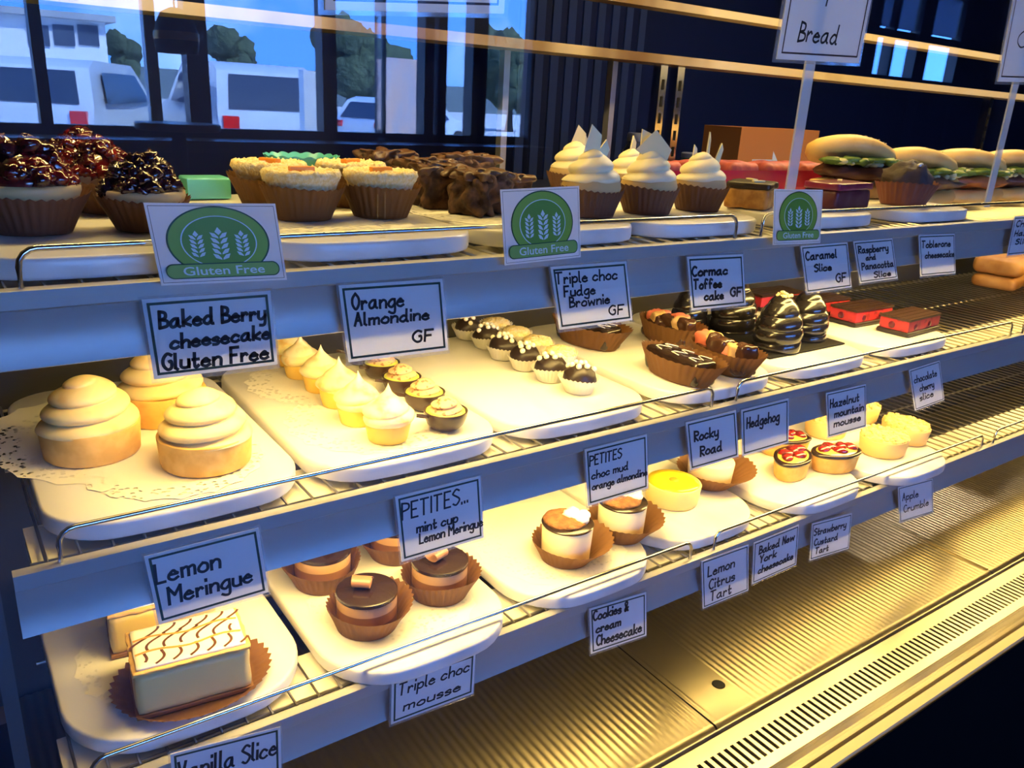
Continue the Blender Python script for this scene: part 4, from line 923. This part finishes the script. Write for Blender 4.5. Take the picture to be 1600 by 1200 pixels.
PC = [
 # top strip
 (((221, 471), (418, 452), (438, 571), (241, 590)), [('Baked Berry', .10, .93, .36, .20), ('cheesecake', .16, .95, .63, .18), ('Gluten Free', .08, .92, .90, .20)], 'Baked Berry Cheesecake Gluten Free', .0024),
 (((528, 448), (684, 434), (707, 548), (545, 564)), [('Orange', .10, .58, .32, .20), ('Almondine', .10, .82, .53, .16), ('GF', .64, .84, .83, .15)], 'Orange Almondine GF', .0022),
 (((856, 417), (971, 409), (995, 499), (878, 515)), [('Triple choc', .04, .84, .27, .17), ('Fudge', .12, .52, .48, .16), ('Brownie', .17, .70, .66, .16), ('GF', .68, .88, .86, .15)], 'Triple choc Fudge Brownie GF', .002),
 (((1070, 402), (1154, 397), (1171, 476), (1084, 484)), [('Cormac', .06, .68, .36, .17), ('Toffee', .07, .56, .60, .17), ('cake', .24, .58, .83, .16), ('GF', .72, .92, .80, .16)], 'Toffee cake GF', .0018),
 (((1245, 383), (1318, 381), (1336, 446), (1266, 459)), [('Caramel', .07, .72, .30, .17), ('Slice', .22, .58, .56, .15), ('GF', .66, .88, .84, .18)], 'Caramel Slice GF', .0017),
 (((1329, 378), (1386, 373), (1410, 434), (1348, 442)), [('Raspberry', .08, .84, .28, .16), ('and', .24, .48, .46, .12), ('Panacotta', .10, .92, .68, .16), ('Slice', .38, .82, .90, .14)], 'Raspberry and Panacotta Slice', .0015),
 (((1432, 367), (1486, 366), (1498, 426), (1442, 432)), [('Toblerone', .06, .86, .30, .16), ('cheesecake', .14, .96, .56, .15)], 'an underlined cheesecake name, right of the Panacotta card', .0014),
 (((1586, 339), (1640, 335), (1632, 394), (1573, 399)), [('Choc', .08, .5, .26, .15), ('Hazelnut', .08, .9, .5, .14), ('Slice', .15, .6, .72, .13)], 'three short lines, cut by the right edge of the photo', .0014),
 # middle strip
 (((224, 869), (399, 826), (424, 923), (249, 976)), [('Lemon', .05, .60, .42, .26), ('Meringue', .12, .86, .76, .24)], 'Lemon Meringue in two large lines', .0024),
 (((615, 774), (747, 747), (759, 836), (630, 880)), [('PETITES...', .05, .82, .36, .24), ('mint cup', .20, .68, .62, .15), ('Lemon Meringue', .22, .99, .80, .15)], 'Petites mint cup Lemon Meringue', .00195),
 (((910, 702), (1007, 681), (1016, 760), (922, 791)), [('PETITES', .06, .56, .30, .17), ('choc mud', .08, .66, .54, .14), ('orange almondine', .08, .98, .74, .13)], 'Petites choc mud orange almondine', .00192),
 (((1068, 662), (1144, 642), (1159, 712), (1082, 733)), [('Rocky', .13, .60, .42, .20), ('Road', .22, .65, .76, .20)], 'Rocky Road', .0018),
 (((1154, 641), (1229, 624), (1235, 690), (1164, 712)), [('Hedgehog', .10, .78, .42, .22)], 'Hedgehog', .0018),
 (((1287, 616), (1348, 601), (1358, 666), (1297, 682)), [('Hazelnut', .08, .80, .34, .18), ('mountain', .18, .92, .58, .17), ('mousse', .16, .84, .80, .16)], 'Hazelnut mountain mousse', .0016),
 (((1415, 580), (1461, 566), (1482, 622), (1435, 640)), [('chocolate', .10, .84, .34, .17), ('cherry', .24, .70, .58, .16), ('slice', .20, .64, .80, .16)], 'chocolate cherry slice', .0014),
 # bottom strip
 (((262, 1180), (432, 1136), (446, 1235), (278, 1284)), [('Vanilla Slice', .05, .95, .40, .26)], 'Vanilla Slice at the bottom edge of the photo', .0024),
 (((614, 1063), (740, 1022), (742, 1081), (609, 1134)), [('Triple choc', .08, .92, .38, .26), ('mousse', .14, .82, .78, .22)], 'Triple choc mousse', .002),
 (((918, 951), (1004, 928), (1015, 990), (926, 1022)), [('Cookies &', .06, .66, .28, .20), ('cream', .10, .52, .56, .18), ('Cheesecake', .10, .90, .86, .22)], 'Cookies & cream Cheesecake', .0018),
 (((1092, 878), (1165, 853), (1173, 920), (1102, 950)), [('Lemon', .12, .68, .36, .20), ('Citrus', .14, .68, .64, .20), ('Tart', .16, .60, .90, .20)], 'Lemon Citrus Tart', .0017),
 (((1177, 848), (1245, 822), (1247, 880), (1176, 913)), [('Baked New', .12, .90, .32, .18), ('York', .14, .50, .55, .17), ('cheesecake', .12, .90, .80, .17)], 'Baked New York cheesecake', .0016),
 (((1266, 818), (1328, 804), (1329, 855), (1268, 876)), [('Strawberry', .06, .86, .34, .18), ('Custard', .08, .66, .62, .17), ('Tart', .12, .44, .86, .16)], 'Strawberry Custard Tart', .0015),
 (((1398, 760), (1452, 752), (1463, 796), (1411, 818)), [('Apple', .10, .55, .40, .20), ('Crumble', .12, .85, .74, .20)], 'Apple Crumble', .0015)]
for q, lines, lb, pen in PC: price_card(q, lines, C+lb, pen=pen*(1.2 if pen > .0019 else 1.85 if pen > .00165 else 2.05), bm=.003 if pen > .0017 else .0024, bw=.0023 if pen > .0017 else .0019)

# ---- gluten free badges
mg1 = mat('badge_green', (.26, .44, .035), .4); mg2 = mat('badge_dark_green', (.012, .07, .02), .4); mg3 = mat('badge_light_green', (.28, .46, .08), .4); mg4 = mat('badge_mid_green', (.15, .32, .025), .4); mgw = mat('badge_white', (.80, .86, .80), .45)
def font_mesh(text):
    cu = bpy.data.curves.new('font_text', 'FONT'); cu.body = text; cu.size = 1; cu.offset = .012; cu.resolution_u = 3
    o = bpy.data.objects.new('font_text', cu); COL.objects.link(o); bpy.context.view_layer.update()
    me = bpy.data.meshes.new_from_object(o.evaluated_get(bpy.context.evaluated_depsgraph_get()))
    vs = [v.co.copy() for v in me.vertices]; fs = [tuple(p.vertices) for p in me.polygons]
    bpy.data.objects.remove(o); bpy.data.curves.remove(cu); bpy.data.meshes.remove(me)
    x0 = min(v.x for v in vs); x1 = max(v.x for v in vs); y0 = min(v.y for v in vs); y1 = max(v.y for v in vs)
    return [((v.x-x0)/(x1-x0), (v.y-y0)/(y1-y0)) for v in vs], fs
FT = font_mesh('Gluten Free')
def badge(q, label, y):
    f = Frame(*q, y); t = thing('gluten_free_card', label, 'sign card', tuple(f.c), group='gluten free cards')
    f.slab(MB(), 0, 1, 0, 1, -.0004, .0002).build('paper', M_PAPER, t, smooth=0)
    f.border(MB(), .002, .0004, .0004).build('border', M_BORDER, t, smooth=0)
    asp = f.w/f.h
    def ell(rx, ry=None, cx=.5, cy=.475, n=56, a0=0, a1=2*PI): ry = ry or rx*asp; return [(cx+rx*math.cos(a0+(a1-a0)*i/n), cy+ry*math.sin(a0+(a1-a0)*i/n)) for i in range(n)]
    ry = .44; rx = .40
    f.poly(MB(), ell(rx, ry), .0006).build('dark_ring', mg2, t, smooth=0)
    f.poly(MB(), ell(rx*.965, ry*.965), .0008).build('outer_disc', mg1, t, smooth=0)
    f.poly(MB(), ell(rx*.74, ry*.74), .0010).build('white_ring', mgw, t, smooth=0)
    f.poly(MB(), ell(rx*.715, ry*.715), .0012).build('inner_disc', mg4, t, smooth=0)
    for cx, sc, cy0 in ((.5, 1.0, .70), (.5-rx*.44, .8, .66), (.5+rx*.44, .8, .66)):
        b = MB(); lw, lh = rx*.17*sc, ry*.19*sc
        for k in range(5):
            yb = cy0-k*lh*.80
            for s in (-1, 1): f.poly(b, [(cx+s*.004, yb), (cx+s*lw*.75, yb-lh*.28), (cx+s*lw, yb-lh*.95), (cx+s*lw*.45, yb-lh*.78), (cx+s*.006, yb-lh*.25)], .0014)
        yb = cy0-4.9*lh*.80; f.poly(b, [(cx, yb+lh*.2), (cx+lw*.4, yb-lh*.3), (cx, yb-lh*1.0), (cx-lw*.4, yb-lh*.3)], .0014)
        b.build('wheat_ear', mgw, t, smooth=0)
    def rr(a0, a1, b0, b1, r):
        ra, rb = r/f.w, r/f.h; o = []
        for cx, cy, s in ((a1-ra, b0+rb, -PI/2), (a1-ra, b1-rb, 0), (a0+ra, b1-rb, PI/2), (a0+ra, b0+rb, PI)):
            for i in range(7): g = s+PI/2*i/6; o.append((cx+ra*math.cos(g), cy+rb*math.sin(g)))
        return o
    e = .0009
    f.poly(MB(), rr(.5-rx*1.12, .5+rx*1.12, .735, .925, .0060), .0016).build('banner_rim', mg2, t, smooth=0)
    f.poly(MB(), rr(.5-rx*1.12+e/f.w, .5+rx*1.12-e/f.w, .735+e/f.h, .925-e/f.h, .0054), .0018).build('banner', mg3, t, smooth=0)
    b = MB(); w_ = rx*.80; b.add([f.p(.5-w_+2*w_*x, .885-.11*yy, .0020) for x, yy in FT[0]], [tuple(p) for p in FT[1]]); b.build(LET, mgw, t, smooth=0)
    return t
badge(((221, 318), (423, 317), (455, 438), (255, 445)), 'largest green Gluten Free badge card, on the left before the berry cheesecakes', .689)
badge(((779, 296), (902, 291), (910, 401), (791, 415)), 'green Gluten Free badge card in the middle, before the brownies', .689)
badge(((1206, 296), (1283, 296), (1284, 380), (1211, 382)), 'smallest green Gluten Free badge card, on the right at the foot of the clear post', .689)

# ---- tall signs on clear acrylic posts
def post_sign(q, lines, label, y, px0, zfoot, pen, bw=.0022, pw=.010):
    f = Frame(*q, y); t = thing('post_sign', label, 'sign', tuple(f.c), group='signs on clear posts')
    f.slab(MB(), 0, 1, 0, 1, -.0005, .0005).build('paper', M_PAPER, t, smooth=0)
    f.border(MB(), .007, bw, .0008).build('border', mat('maroon_border', (.03, .012, .02), .5), t, smooth=0)
    b = MB()
    for (s, u0, u1, vb, hh) in lines: f.write(b, s, u0, u1, vb, hh, .0009, pen)
    if b.V: b.build(LET, M_INK, t, smooth=0)
    a, c = .006/f.w, .004/f.h
    f.slab(MB(), -a, 1+a, -c, 1+c, -.0014, -.001).build('sleeve', M_SLEEVE, t, smooth=0)
    d = px0-f.c.x
    MB().box(d-pw, d+pw, .003, .006, zfoot-f.c.z, f.h/2).build('clear_post', M_ACRYL if pen < .0031 else M_ACRYL2, t, smooth=0)
    return t
post_sign(((1240, -62), (1372, -44), (1339, 100), (1212, 91)), [('p', .46, .54, .33, .20), ('Bread', .20, .66, .80, .20)], 'large white sign reading Bread on a clear post', .718, .985, TIER[1]+.0005, .003)
post_sign(((1590, -20), (1740, 0), (1716, 132), (1556, 126)), [('Co', .10, .30, .62, .18)], 'large white sign at the right edge on a clear post', .718, 1.555, TIER[1]+BT+.003, .0026)
post_sign(((512, -130), (800, -115), (783, 26), (505, 10)), [], 'large white sign cut by the top edge of the photo', .718, .3605, TIER[1]+BT+.003, .0032, pw=.004)
